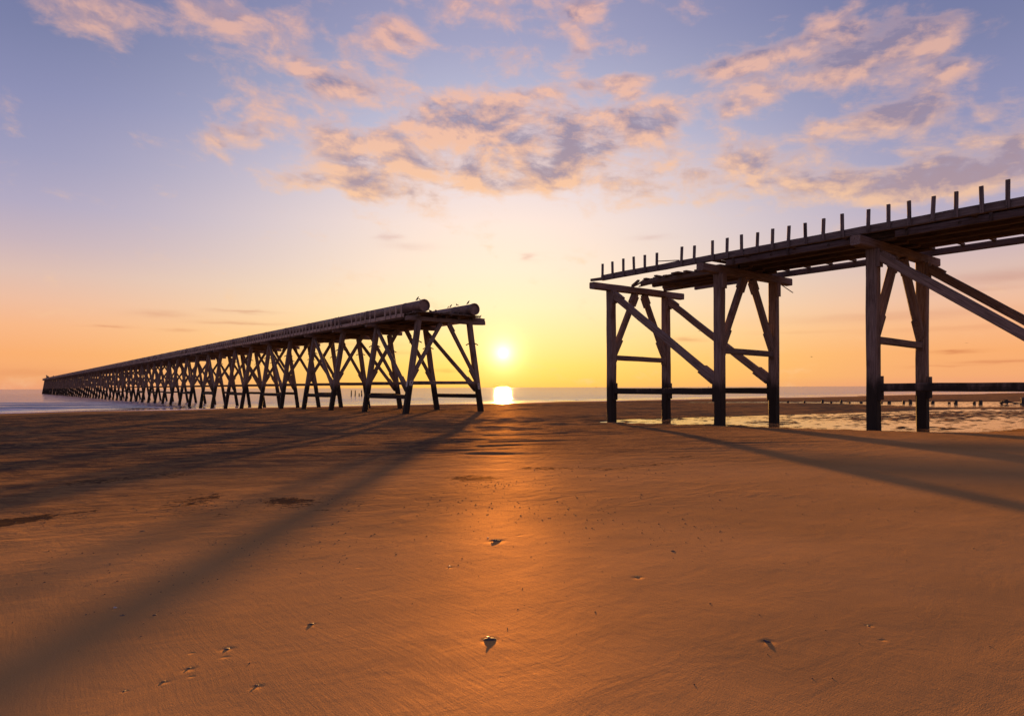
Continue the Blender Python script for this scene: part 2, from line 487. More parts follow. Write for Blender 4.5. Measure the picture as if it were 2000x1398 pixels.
def sea_material():
    m, gg, b = new_mat('sea_water')
    P = gg.node('ShaderNodeNewGeometry').outputs['Position']
    sx, sy, sz = gg.sep(P)
    v1 = gg.xyz(gg.m('MULTIPLY', sx, 0.35), sy, 0.0)
    h1 = gg.noise(v1, 0.55, 5.0, 0.6, 0.3)
    h2 = gg.noise(v1, 2.6, 4.0, 0.6, 0.3)
    b.inputs['Roughness'].default_value = 0.10
    b.inputs['IOR'].default_value = 1.333
    # foam on the swash line and along small breaking crests
    e = gg.m('MULTIPLY_ADD', gg.noise(gg.xyz(gg.m('MULTIPLY', sx, 0.5), sy, 0.0), 0.35, 6.0, 0.65), 5.0, gg.m('MULTIPLY_ADD', gg.m('MAXIMUM', gg.m('SUBTRACT', sx, 20.0), 0.0), 0.05, sy))
    f1 = gg.m('MULTIPLY', gg.ss(e, 90.4, 91.0), gg.ss(e, 94.4, 93.0))
    f2 = gg.m('MULTIPLY', gg.m('MULTIPLY', gg.ss(e, 99.6, 100.4), gg.ss(e, 103.0, 101.8)), gg.ss(gg.noise(gg.xyz(gg.m('MULTIPLY', sx, 0.3), sy, 4.0), 0.4, 5.0), 0.42, 0.52))
    fm = gg.m('MULTIPLY', gg.m('MAXIMUM', f1, f2), gg.ss(gg.noise(P, 2.0, 5.0, 0.7), 0.30, 0.46))
    col = gg.mix(fm, (0.50, 0.46, 0.53, 1), (0.88, 0.86, 0.86, 1))
    gg.l.new(gg.m('MULTIPLY_ADD', fm, 0.6, 0.06), b.inputs['Roughness'])
    b.inputs['Base Color'].default_value = (0.03, 0.034, 0.045, 1)
    n0 = bump(gg, b, gg.m('MULTIPLY', h1, gg.ss(e, 95.0, 112.0, 0.08, 1.0)), 1.0, 0.16)
    n1 = bump(gg, b, gg.m('MULTIPLY', h2, gg.ss(e, 93.0, 112.0, 0.10, 1.0)), 1.0, 0.030, n0)
    df_ = gg.node('ShaderNodeBsdfDiffuse')           # silt-laden water; its pale mauve also paints in sky reflected off the chop
    gg.l.new(col, df_.inputs['Color'])
    mx = gg.node('ShaderNodeMixShader')
    gg.l.new(gg.m('MAXIMUM', gg.m('MULTIPLY', fm, 0.85), gg.ss(e, 97.0, 122.0, 0.08, 0.47)), mx.inputs[0])
    gg.l.new(b.outputs[0], mx.inputs[1])
    gg.l.new(df_.outputs[0], mx.inputs[2])
    gg.l.new(mx.outputs[0], gg.n['Material Output'].inputs['Surface'])
    return m


def pool_material():
    m, gg, b = new_mat('pool_water')
    P = gg.node('ShaderNodeNewGeometry').outputs['Position']
    sx, sy, sz = gg.sep(P)
    h = gg.noise(gg.xyz(gg.m('MULTIPLY', sx, 0.7), sy, 0.0), 3.0, 4.0, 0.6)
    b.inputs['Base Color'].default_value = (0.10, 0.075, 0.055, 1)
    b.inputs['Roughness'].default_value = 0.06
    b.inputs['IOR'].default_value = 1.333
    bump(gg, b, h, 1.0, 0.012)
    return m


def wood_material(name, c1, c2, tide=True, grain_scale=1.0):
    m, gg, b = new_mat(name)
    O = gg.node('ShaderNodeTexCoord').outputs['Object']
    P = gg.node('ShaderNodeNewGeometry').outputs['Position']
    rnd = gg.node('ShaderNodeObjectInfo').outputs['Random']
    off = gg.v('ADD', O, gg.xyz(gg.m('MULTIPLY', rnd, 37.0), gg.m('MULTIPLY', rnd, 17.0), gg.m('MULTIPLY', rnd, 53.0)))
    gr = gg.noise(gg.v('MULTIPLY', off, (14.0, 14.0, 0.55)), 2.4 * grain_scale, 5.0, 0.65, 0.3)
    bl = gg.noise(gg.v('MULTIPLY', off, (1.0, 1.0, 0.5)), 1.7, 5.0, 0.6)
    col = gg.mix(gg.ss(gr, 0.32, 0.70), c1, c2)
    col = gg.mix(gg.ss(bl, 0.50, 0.72), col, gg.mix(1.0, col, (0.55, 0.50, 0.48, 1), 'MULTIPLY'))
    col = gg.mix(gg.m('MULTIPLY_ADD', rnd, 0.35, 0.0), col, gg.mix(1.0, col, (0.62, 0.60, 0.62, 1), 'MULTIPLY'))
    chk = gg.ss(gr, 0.36, 0.30)
    col = gg.mix(gg.m('MULTIPLY', chk, 0.7), col, (0.02, 0.016, 0.014, 1))
    if tide:
        z = gg.sep(P)[2]
        zz = gg.m('MULTIPLY_ADD', gg.noise(gg.v('MULTIPLY', P, (3.0, 3.0, 0.8)), 1.0, 5.0, 0.65), 1.5, z)
        wet = gg.ss(zz, EYE + 1.30, EYE + 0.62)
        col = gg.mix(gg.m('MULTIPLY', wet, 0.93), col, (0.009, 0.008, 0.007, 1))
        gg.l.new(gg.m('MULTIPLY_ADD', wet, -0.05, 0.88), b.inputs['Roughness'])
    else:
        b.inputs['Roughness'].default_value = 0.82
    b.inputs['Specular IOR Level'].default_value = 0.22
    gg.l.new(col, b.inputs['Base Color'])
    n0 = bump(gg, b, gr, 0.9, 0.012)
    bump(gg, b, bl, 0.5, 0.02, n0)
    return m


def simple_mat(name, c1, c2, rough, scale=3.0, bumpd=0.01, metal=0.0):
    m, gg, b = new_mat(name)
    O = gg.node('ShaderNodeTexCoord').outputs['Object']
    n = gg.noise(O, scale, 6.0, 0.65)
    gg.l.new(gg.mix(gg.ss(n, 0.35, 0.68), c1, c2), b.inputs['Base Color'])
    b.inputs['Roughness'].default_value = rough
    b.inputs['Metallic'].default_value = metal
    bump(gg, b, n, 0.7, bumpd)
    return m


M_SAND = sand_material()
M_SEA = sea_material()
M_POOL = pool_material()
M_WOOD = wood_material('weathered_timber', (0.098, 0.074, 0.068, 1), (0.225, 0.178, 0.170, 1))
M_OLD = wood_material('sea_worn_timber', (0.090, 0.066, 0.058, 1), (0.225, 0.172, 0.155, 1))
M_DECK = wood_material('deck_timber', (0.060, 0.045, 0.038, 1), (0.150, 0.115, 0.098, 1), tide=False)
M_RAIL = wood_material('dark_rail_timber', (0.070, 0.058, 0.060, 1), (0.170, 0.145, 0.150, 1), tide=False)
M_PALE = wood_material('bleached_timber', (0.230, 0.175, 0.150, 1), (0.500, 0.390, 0.340, 1), tide=False)
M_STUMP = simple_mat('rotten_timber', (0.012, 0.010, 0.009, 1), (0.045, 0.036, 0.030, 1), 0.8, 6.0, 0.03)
M_PIPE = simple_mat('rusted_steel', (0.075, 0.045, 0.038, 1), (0.165, 0.105, 0.090, 1), 0.62, 2.2, 0.01)
M_IRON = simple_mat('black_iron', (0.015, 0.012, 0.011, 1), (0.06, 0.04, 0.032, 1), 0.6, 9.0, 0.004)
M_PAINT = simple_mat('white_paint', (0.42, 0.40, 0.38, 1), (0.72, 0.70, 0.68, 1), 0.7, 30.0, 0.001)
M_STONE = simple_mat('dark_pebble', (0.020, 0.018, 0.017, 1), (0.085, 0.070, 0.060, 1), 0.85, 40.0, 0.002)
M_SHELL = simple_mat('pale_shell', (0.22, 0.18, 0.15, 1), (0.42, 0.36, 0.31, 1), 0.5, 60.0, 0.001)
M_MUSSEL = simple_mat('mussel_shell', (0.012, 0.012, 0.020, 1), (0.05, 0.045, 0.06, 1), 0.7, 50.0, 0.001)
M_BIRD = simple_mat('dark_plumage', (0.012, 0.012, 0.013, 1), (0.04, 0.036, 0.034, 1), 0.7, 20.0, 0.003)
M_SHIP = simple_mat('ship_paint', (0.06, 0.06, 0.07, 1), (0.14, 0.12, 0.12, 1), 0.6, 0.2, 0.01)

# ------------------------------------------------------------------ ground, sea, pools
xs = axis_lines([(-30000, -400, 14, -4.0), (-400, -40, 40, -2.0), (-40, -8, 80, 0), (-8, 20, 215, 0), (20, 58, 380, 0), (58, 100, 160, 0), (100, 400, 60, 2.0), (400, 30000, 14, 4.0)])
ys = axis_lines([(-30000, -300, 10, -4.0), (-300, -8, 30, -2.0), (-8, 4, 90, 0), (4, 32, 280, 0), (32, 110, 280, 0), (110, 420, 24, 2.0), (420, 40000, 6, 4.0)])
grid_mesh('beach_sand', xs, ys, sand_z, M_SAND, kind='structure', label='damp brown sand beach, smooth near the camera and rippled and dark toward the sea', category='beach')


def sea_z(X, Y):
    # low swells running in parallel to the shore, higher on the left where they break
    Ys = Y + .05 * np.clip(X - 20, 0, 400)
    ph = Ys + 2.2 * vnoise(X / 28.0, Ys / 30.0, 21) * 2
    amp = (.04 + .30 * (1 - nsm(X, 2, 30))) * nsm(Ys, 93, 103) * (1 - nsm(Ys, 128, 170)) + .03 * nsm(Ys, 120, 200) * (1 - nsm(Ys, 300, 800))
    sw = np.sin(ph * 2 * np.pi / 9.5)
    sw = np.sign(sw) * np.abs(sw) ** .8 + .5 * vnoise(X / 11., Ys / 3., 22)
    ch = .035 * vnoise(X / 3.0, Ys / 1.3, 23) * (1 - nsm(Ys, 150, 260))
    return SEA + amp * np.clip(sw, -.5, 1.3) + ch * nsm(Ys, 92, 98)


xs2 = axis_lines([(-40000, -600, 16, -4.0), (-600, -60, 40, -2.0), (-60, 80, 200, 0), (80, 500, 110, 1.5), (500, 40000, 16, 4.0)])
ys2 = axis_lines([(60, 82, 6, 0), (82, 150, 230, 0), (150, 420, 110, 1.5), (420, 45000, 50, 5.0)])
grid_mesh('sea', xs2, ys2, sea_z, M_SEA, kind='structure', label='calm mauve sea running out to the horizon', category='sea')


def pool_sheet(name, x0, x1, y0, y1, nx, ny, zf, label):
    grid_mesh(name, np.linspace(x0, x1, nx), np.linspace(y0, y1, ny), zf, M_POOL, kind='structure', label=label, category='tide pool')


pool_sheet('tide_pool', 19, 66, 3.5, 33, 60, 40,
           lambda X, Y: base_z(X, Y) - .055 + .070 * nsm(pool_mask(X, Y), .25, .8) - .02 * np.exp(-((Y + .16 * (X - 26) - 17) / 4.0) ** 2) * nsm(X, 30, 36),
           'shallow tide pool between sand ripples around the near pier legs')
pool_sheet('tide_pool', 50, 94, 6, 76, 60, 70,
           lambda X, Y: base_z(X, Y) - .055 + .070 * nsm(runnel_mask(X, Y), .2, .75),
           'narrow runnel of standing water on the sand beyond the near pier')


# ------------------------------------------------------------------ object helpers
def link(name, me, mat, parent=None):
    me.materials.append(mat)
    o = bpy.data.objects.new(name, me)
    S.collection.objects.link(o)
    if parent is not None:
        o.parent = parent
    return o


def wloc(o):
    v = Vector(o.location)
    p = o.parent
    while p is not None:
        v = v + Vector(p.location)
        p = p.parent
    return v


def wmat(o):
    m = Matrix.Translation(o.location) @ o.rotation_euler.to_matrix().to_4x4()
    return m if o.parent is None else wmat(o.parent) @ o.matrix_parent_inverse @ m


def root(name, loc, label, cat, group=None):
    o = bpy.data.objects.new(name, None)
    o.empty_display_size = 0.5
    S.collection.objects.link(o)
    o.location = loc
    o['label'] = label
    o['category'] = cat
    if group:
        o['group'] = group
    return o


def timber_geo(L, w, h, segs, wear, ch):
    """a worn, chamfered baulk along local Z, centred on the origin: verts and faces"""
    pts = []
    a, b = w / 2, h / 2
    prof = [(a - ch, -b), (a, -b + ch), (a, b - ch), (a - ch, b), (-a + ch, b), (-a, b - ch), (-a, -b + ch), (-a + ch, -b)] if ch else [(a, -b), (a, b), (-a, b), (-a, -b)]
    n = len(prof)
    for i in range(segs + 1):
        z = -L / 2 + L * i / segs
        ox, oy = random.uniform(-wear, wear) * .6, random.uniform(-wear, wear) * .6
        for (x, y) in prof:
            k = 1 + random.uniform(-wear, wear) / max(w, h)
            zz = z + (random.uniform(-wear, wear) * 1.2 if i in (0, segs) else 0)
            pts.append((x * k + ox, y * k + oy, zz))
    fs = []
    for i in range(segs):
        for j in range(n):
            j2 = (j + 1) % n
            fs.append((i * n + j, i * n + j2, (i + 1) * n + j2, (i + 1) * n + j))
    fs.append(tuple(range(n - 1, -1, -1)))
    fs.append(tuple(segs * n + j for j in range(n)))
    return pts, fs


def frame_of(p0, p1, side):
    """rotation whose Z runs from p0 to p1 and whose X is nearest to the given side direction"""
    z = (p1 - p0).normalized()
    s = Vector(side)
    y = z.cross(s).normalized()
    x = y.cross(z).normalized()
    return Matrix((x, y, z)).transposed()


def beam(name, p0, p1, w, h, mat, parent, side=(1, 0, 0), wear=0.010, ch=0.03, segs=None, label=None):
    p0, p1 = Vector(p0), Vector(p1)
    L = (p1 - p0).length
    segs = segs or max(1, int(L / 0.9))
    v, f = timber_geo(L, w, h, segs, wear, ch)
    me = bpy.data.meshes.new(name)
    me.from_pydata(v, [], f)
    o = link(name, me, mat, parent)
    o.location = (p0 + p1) / 2 - (wloc(parent) if parent is not None else Vector((0, 0, 0)))
    o.rotation_euler = frame_of(p0, p1, side).to_euler()
    if label:
        o['label'] = label
    return o


class Multi:
    """several baulks gathered into one mesh (pattern pieces of a single part)"""
    def __init__(s):
        s.v, s.f, s.parts = [], [], []

    def add(s, p0, p1, w, h, side=(1, 0, 0), wear=0.008, ch=0.0, segs=1):
        p0, p1 = Vector(p0), Vector(p1)
        v, f = timber_geo((p1 - p0).length, w, h, segs, wear, ch)
        M = frame_of(p0, p1, side)
        c = (p0 + p1) / 2
        k = len(s.v)
        kf_ = len(s.f)
        s.v += [tuple(M @ Vector(q) + c) for q in v]
        s.f += [tuple(i + k for i in q) for q in f]
        s.parts.append((k, len(s.v), (kf_, len(s.f)), c))

    def each(s, name, mat, parent):
        """every baulk as an object of its own, a child of the given part"""
        out = []
        for a, b, k, c in s.parts:
            me = bpy.data.meshes.new(name)
            me.from_pydata([tuple(Vector(q) - c) for q in s.v[a:b]], [], [tuple(i - a for i in q) for q in s.f[k[0]:k[1]]])
            o = link(name, me, mat, parent)
            o.matrix_parent_inverse = wmat(parent).inverted()
            o.location = c
            out.append(o)
        return out

    def build(s, name, mat, parent, origin=None):
        w = wloc(parent) if parent is not None else Vector(origin or (0, 0, 0))
        me = bpy.data.meshes.new(name)
        me.from_pydata([tuple(Vector(q) - w) for q in s.v], [], s.f)
        o = link(name, me, mat, parent)
        if parent is None:
            o.location = w
        return o


def E(z):
    return EYE + z


# ------------------------------------------------------------------ near pier (right)
NF, NR = 23.6, 27.7                    # front and rear rows of legs
BT = [22.3, 16.25, 10.2, 4.2, -1.8]    # bents
near = root('timber_pier', (25.6, 10.0, E(-1.6)), 'near length of the ruined timber pier, upright legs, rail posts along its deck', 'pier', 'standing lengths of the broken pier')


def leg_ground(N, t):
    return float(base_z(N, t))


LW = 0.36
for i, t in enumerate(BT):
    for N in (NF, NR):
        zb = leg_ground(N, t) - 1.0
        lg = beam('leg', (N, t, zb), (N, t, E(4.66)), LW, LW, M_WOOD, near, wear=0.012, ch=0.035)
        # fishplates: at the leg head and where the waler meets the leg
        base = lg
        mm = Multi()
        sgn = 1 if t in (BT[0], BT[2], BT[4]) else 1
        mm.add((N, t - LW / 2 - .045, E(4.02)), (N, t - LW / 2 - .045, E(4.62)), .30, .09, wear=.006, ch=.012)
        mm.add((N + LW / 2 + .04, t, E(4.05)), (N + LW / 2 + .04, t, E(4.62)), .07, .30, wear=.006, ch=.012)
        mm.each('head_plate', M_WOOD, lg)
    cx = (NF + NR) / 2
    beam('cap_beam', (22.3, t, E(4.79)), (29.0, t, E(4.79)), .33, .31, M_WOOD, near, side=(0, 1, 0), wear=.014, ch=.03)
    # inverted V in the plane of the bent, with shoes at the foot
    zs = 1.42 + i * .075
    for s, N in ((-1, NF), (1, NR)):
        foot = Vector((N - s * .10, t, E(zs + .12)))
        top = Vector((cx + s * .30, t, E(4.62)))
        rb = beam('raking_brace', foot, top, .24, .27, M_WOOD, near, side=(0, 1, 0), wear=.010)
        dd = (top - foot).normalized()
        mm = Multi()
        nn = Vector((-s, 0, 0))
        off = (nn - dd * nn.dot(dd)).normalized() * .17
        mm.add(foot + off * .8 + dd * .10, foot + off + dd * .92, .22, .10, side=(0, 1, 0), ch=.012)
        mm.add(top + off * .9 - dd * .62, top + off * .9 - dd * .10, .22, .10, side=(0, 1, 0), ch=.012)
        mm.add(top - off * .9 - dd * .55, top - off * .9 - dd * .06, .22, .10, side=(0, 1, 0), ch=.012)
        mm.each('brace_shoe', M_WOOD, rb)
    st_ = beam('strut', (NF + .16, t, E(zs)), (NR - .16, t, E(zs - .05)), .22, .24, M_RAIL if i else M_WOOD, near, side=(0, 1, 0))
    mm = Multi()
    mm.add((NF + .21, t, E(zs - .2)), (NF + .21, t, E(zs + .24)), .10, .26, ch=.01)
    mm.add((NR - .21, t, E(zs - .26)), (NR - .21, t, E(zs + .2)), .10, .26, ch=.01)
    mm.each('strut_cleat', M_WOOD, st_)
for (a, b) in ((0, 1), (2, 3)):        # braced pairs of bents
    ta, tb = BT[a], BT[b]
    zw = -.19 if a == 0 else -.04
    for N in (NF, NR):
        p0, p1 = Vector((N, ta - .22, E(4.38))), Vector((N, tb + .12, E(.22)))
        db = beam('diagonal_brace', p0, p1, .26, .29, M_WOOD, near, side=(1, 0, 0), wear=.010)
        dd = (p1 - p0).normalized()
        off = Vector((0, -dd.z, dd.y)).normalized() * .17
        mm = Multi()
        mm.add(p1 - dd * .95 + off, p1 - dd * .12 + off, .24, .09, ch=.012)
        mm.add(p1 - dd * .85 - off, p1 - dd * .20 - off, .24, .09, ch=.012)
        mm.add(p0 + dd * .05 - off, p0 + dd * .55 - off, .24, .09, ch=.012)
        mm.each('brace_shoe', M_WOOD, db)
        wl = beam('waler', (N, ta - .14, E(zw)), (N, tb + .14, E(zw)), .26, .27, M_WOOD, near, side=(1, 0, 0))
        mm = Multi()
        for tt, sg in ((ta, -1), (tb, 1)):
            mm.add((N, tt + sg * (.18 + .05), E(zw - .42)), (N, tt + sg * (.18 + .05), E(zw + .38)), .27, .11, ch=.012)
        mm.each('waler_cleat', M_WOOD, wl)

# deck: stringers, planks, kerbs, rail posts
T_END, T_NEAR = 22.45, -3.0
for N in (24.0, 25.0, 26.0, 26.95):     # the shoreward bays stand on corbels, the outermost bay has sagged
    beam('stringer', (N, T_NEAR, E(5.135)), (N, BT[1] - .1, E(5.135)), .20, .22, M_DECK, near, side=(1, 0, 0), segs=18)
for N in (24.95, 25.8, 26.6, 27.4):
    beam('stringer', (N, BT[1] - .05, E(5.06)), (N, T_END - .9 if N < 27 else T_END - .3, E(5.03)), .19, .22, M_DECK, near, side=(1, 0, 0), segs=8)
for t in BT[1:]:
    for N in (24.0, 25.0, 26.0, 26.95):
        beam('corbel', (N, t - .55, E(4.98)), (N, t + .55, E(4.98)), .23, .09, M_DECK, near, side=(1, 0, 0))
for (t0, t1) in ((BT[1] - .55, BT[2] + .30), (BT[2] - .85, BT[3] + .3), (BT[3] - .85, BT[4] + .3)):
    fo = beam('fascia_beam', (23.30, t0, E(4.96)), (23.30, t1, E(4.96)), .12, .22, M_RAIL, near, side=(1, 0, 0), wear=.006, ch=.015)
    mm = Multi()
    for q in np.arange(t0 - .35, t1, -2.3):
        mm.add((23.215, q, E(4.84)), (23.215, q, E(5.12)), .045, .09, ch=.006)
    mm.each('hanger_strap', M_IRON, fo)
    mm = Multi()
    for q in (t0 + (t1 - t0) * .38, t0 + (t1 - t0) * .8):
        mm.add((23.225, q, E(4.97)), (23.245, q, E(4.97)), .10, .10, side=(0, 1, 0), ch=.03)
    mm.each('bolt_plate', M_IRON, fo)
mm = Multi()
t = T_NEAR
while t < T_END - .8:
    pw = random.uniform(.17, .24)
    if t > BT[1] + .2:
        a = 24.60 + random.uniform(-.16, .30) + (.25 if random.random() < .18 else 0) + .35 * nsm(t, 19.5, 22.2)
        b = 27.55 + random.uniform(-.12, .08)
    else:
        a, b = 23.12 + random.uniform(-.04, .03), 27.92 + random.uniform(-.05, .04)
    if not (t > BT[1] + 3.5 and random.random() < .10):
        zz = (5.28 if t < BT[1] else 5.19) + random.uniform(-.012, .018)
        mm.add((a, t + pw / 2, E(zz)), (b, t + pw / 2 + random.uniform(-.02, .02), E(zz + random.uniform(-.02, .02))), pw - .018, .065, side=(0, 1, 0), wear=.006)
    t += pw
mm.build('deck_planking', M_DECK, near)


def t_of(px, N):
    """distance along the pier of a point on a line parallel to it"""
    Y = FPX * N / ((px + 20.0) * FWD.y)
    return (Y - FWD.x * N) / FWD.y


kf = beam('kerb_beam', (22.42, T_NEAR, E(5.07)), (22.42, 15.6, E(5.07)), .15, .25, M_RAIL, near, side=(1, 0, 0), segs=30, wear=.008, ch=.015)
beam('kerb_beam', (22.42, 15.62, E(5.07)), (22.42, 21.75, E(5.07)), .15, .25, M_RAIL, near, side=(1, 0, 0), segs=10, wear=.010, ch=.015)
beam('kerb_beam', (28.42, T_NEAR, E(5.09)), (28.42, 21.0, E(5.09)), .15, .25, M_RAIL, near, side=(1, 0, 0), segs=30, wear=.010, ch=.015)
mm = Multi()                           # bearers that carry the kerbs out from the deck
for q in np.arange(T_NEAR + .3, 20.9, .98):
    mm.add((27.3, q, E(5.235)), (28.40, q, E(5.235)), .10, .08, side=(0, 1, 0))
mm.each('kerb_bearer', M_DECK, near)
mm = Multi()
for q in np.arange(T_NEAR + .6, BT[1] - .3, 1.9):
    mm.add((22.48, q, E(5.11)), (23.25, q, E(5.11)), .09, .12, side=(0, 1, 0))
mm.each('kerb_bearer', M_DECK, near)
posts = [1178, 1198, 1219, 1240, 1261, 1284, 1332, 1357, 1393, 1421, 1450, 1480, 1510, 1541, 1575, 1609, 1647, 1697, 1737, 1778, 1823, 1869, 1920, 1970]
pt = [t_of(p, 22.32) for p in posts]
last = pt[-1]
while last > T_NEAR + 1:
    last -= .78
    pt.append(last)
for q in pt:
    lean = random.uniform(-.035, .02)
    mm = Multi()
    po = beam('rail_post', (22.30, q, E(4.93)), (22.30 + random.uniform(-.015, .015), q + lean, E(5.70 + random.uniform(-.03, .03))), .075, .105, M_RAIL, near, side=(1, 0, 0), wear=.004, ch=.010)
    mm.add((22.238, q, E(4.99)), (22.262, q, E(4.99)), .034, .034, side=(0, 1, 0), wear=.001, ch=.010)
    mm.each('bolt', M_IRON, po)
mm = Multi()
ta = t_of(1284, 22.32)
mm.add((22.32, ta - .03, E(5.33)), (22.40, ta - 1.1, E(5.22)), .03, .03)
mm.build('broken_rail', M_DECK, near)
mm = Multi()
mm.add((22.35, 21.7, E(5.02)), (22.30, 22.35, E(5.03)), .10, .12, wear=.02)
mm.add((24.2, 21.1, E(5.04)), (24.9, 22.1, E(4.98)), .10, .08, wear=.02)
mm.add((24.9, 21.4, E(5.12)), (25.2, 22.4, E(4.99)), .09, .06, wear=.02)
mm.add((25.6, 21.4, E(5.10)), (25.5, 22.2, E(5.02)), .09, .06, wear=.02)
mm.add((28.5, 16.3, E(4.62)), (28.75, 15.9, E(4.25)), .03, .03)
mm.each('broken_timber', M_DECK, near)


# ------------------------------------------------------------------ far pier (left)
T0, SP, NB = 40.4, 6.24, 65
far = root('timber_pier', (25.5, T0, E(-1.85)), 'long far length of the ruined timber pier, raking legs, two rusty pipes on top', 'pier', 'standing lengths of the broken pier')
NT_F, NT_R, NB_F, NB_R = 23.45, 27.75, 22.4, 28.75
rest_leg, rest_brace = Multi(), Multi()
CAPC = (NT_F + NT_R) / 2
for k in range(NB):
    t = T0 + k * SP
    nearb = k < 14
    sg = 7 if k < 6 else (3 if nearb else 1)
    wr = .014 if nearb else .02
    for s, nb, ntp in ((-1, NB_F, NT_F), (1, NB_R, NT_R)):
        zt = E(4.66)
        zb = max(leg_ground(nb, t), -3.2) - .8
        zg = E(-1.87)
        sl_ = (nb - ntp) / (zg - zt)
        jx, jt = random.uniform(-.06, .06), random.uniform(-.12, .12)
        bot = (ntp + sl_ * (zb - zt) + jx * (k > 0), t + jt * (k > 0), zb)
        tp = (ntp, t, zt)
        if k < 50:
            beam('leg', bot, tp, .36, .36, M_OLD, far, wear=wr, ch=.035 if nearb else 0.0, segs=sg)
        else:
            rest_leg.add(bot, tp, .36, .36)
        # inverted V
        fz = E(.72)
        foot = (ntp + sl_ * (fz - zt) - s * .08, t, fz)
        top = (CAPC + s * .28, t, E(4.62))
        if k < 50:
            b_ = beam('raking_brace', foot, top, .23, .25, M_OLD, far, side=(0, 1, 0), wear=wr, ch=.03 if nearb else 0.0, segs=4 if nearb else 1)
            if nearb:
                mm = Multi()
                fv, tv = Vector(foot), Vector(top)
                dd = (tv - fv).normalized()
                nn = Vector((-s, 0, 0))
                off = (nn - dd * nn.dot(dd)).normalized() * .15
                mm.add(fv + off - dd * .35, fv + off + dd * .75, .21, .10, side=(0, 1, 0), ch=.01)
                mm.add(tv - off - dd * .75, tv - off - dd * .15, .21, .09, side=(0, 1, 0), ch=.01)
                mm.each('brace_shoe', M_OLD, b_)
        else:
            rest_brace.add(foot, top, .23, .25, side=(0, 1, 0))
    zs = E(.36)
    nf = NT_F + (NB_F - NT_F) * (4.66 - .36) / 6.53
    nr = NT_R + (NB_R - NT_R) * (4.66 - .36) / 6.53
    beam('strut', (nf, t, zs), (nr, t, zs), .20, .22, M_OLD, far, side=(0, 1, 0), wear=.008, ch=.02 if nearb else 0.0, segs=4 if nearb else 1)
    beam('cap_beam', (22.5, t, E(4.80)), (28.95 if k else 29.05, t, E(4.80)), .34, .30, M_OLD, far, side=(0, 1, 0), wear=.02, ch=.03 if nearb else 0.0, segs=8 if nearb else 1)
    if k < 9:                          # iron prongs sticking out of the legs
        mm = Multi()
        for nb, ntp in ((NB_F, NT_F), (NB_R, NT_R)):
            zq = 3.25
            c = ntp + (nb - ntp) * (4.66 - zq) / 6.53
            for s in (-1, 1):
                mm.add((c + s * .10, t - s * .12, E(zq + .03)), (c + s * .30, t - s * .34, E(zq - .12)), .035, .07)
        mm.each('iron_prong', M_IRON, far)
rest_leg.build('leg', M_OLD, far)['kind'] = 'stuff'
rest_brace.build('raking_brace', M_OLD, far)['kind'] = 'stuff'
for k in range(0, NB - 1, 2):          # braced bays: the diagonal falls toward the shore
    ta, tb = T0 + (k + 1) * SP, T0 + k * SP
    nearb = k < 14
    for nb, ntp in ((NB_F, NT_F), (NB_R, NT_R)):
        at_z = lambda z: ntp + (nb - ntp) * (4.66 - z) / 6.53
        db = beam('diagonal_brace', (at_z(4.4), ta - .2, E(4.4)), (at_z(-.25), tb + .12, E(-.25)), .22, .26, M_OLD, far, side=(1, 0, 0), wear=.01, ch=.03 if nearb else 0.0, segs=6 if nearb else 1)
        if nearb:
            p0, p1 = Vector((at_z(4.4), ta - .2, E(4.4))), Vector((at_z(-.25), tb + .12, E(-.25)))
            dd = (p1 - p0).normalized()
            off = Vector((0, -dd.z, dd.y)).normalized() * .16
            mm = Multi()
            mm.add(p1 - dd * 1.5 - off, p1 - dd * .2 - off, .2, .09, ch=.01)
            mm.add(p1 - dd * 1.2 + off, p1 - dd * .2 + off, .2, .09, ch=.01)
            mm.each('brace_shoe', M_OLD, db)
        beam('waler', (at_z(-.62), ta - .1, E(-.62)), (at_z(-.62), tb + .1, E(-.62)), .22, .30, M_OLD, far, side=(1, 0, 0), wear=.01, ch=.03 if nearb else 0.0, segs=4 if nearb else 1)
TE = T0 + (NB - 1) * SP + .6
TS = T0 - .45
for N in (23.3, 24.6, 25.6, 26.6, 27.9):
    beam('stringer', (N, TS + .1, E(5.04)), (N, TE, E(5.04)), .22, .22, M_DECK, far, side=(1, 0, 0), segs=60, wear=.012, ch=0.0)
mm = Multi()
t = TS - .25
while t < TE:
    pw = .24 if t < 120 else 1.2
    mm.add((23.0 + random.uniform(-.06, .06), t, E(5.19 + random.uniform(-.01, .01))), (28.2 + random.uniform(-.06, .06), t, E(5.19 + random.uniform(-.01, .01))), pw - .012, .07, side=(0, 1, 0), wear=.005)
    t += pw
mm.build('deck_planking', M_DECK, far)
mm = Multi()                           # front kerb in short lengths between the rail posts
q = T0 + .45
ps = []
while q < TE - 3:
    ps.append(q)
    q += .80
beam('kerb_beam', (22.46, T0 + .4, E(5.02)), (22.46, TE, E(5.02)), .13, .24, M_PALE, far, side=(1, 0, 0), segs=80, wear=.014, ch=0.0)
beam('kerb_beam', (28.55, T0 + 1.6, E(5.05)), (28.55, TE, E(5.05)), .14, .25, M_PALE, far, side=(1, 0, 0), segs=60, wear=.014, ch=0.0)
mm = Multi()
for i, q in enumerate(ps):
    if i in (4, 11, 12) or (i > 14 and random.random() < .05):
        continue
    a = (22.36, q, E(4.90))
    b = (22.36 + random.uniform(-.03, .02), q + random.uniform(-.04, .04), E(5.73 + random.uniform(-.06, .04)))
    if len([1 for o in far.children if o.name.startswith('rail_post')]) < 100:
        beam('rail_post', a, b, .06, .09, M_PALE, far, wear=.004, ch=0.0, segs=1)
    else:
        mm.add(a, b, .06, .09)
mm.build('rail_post', M_PALE, far)['kind'] = 'stuff'
mm = Multi()
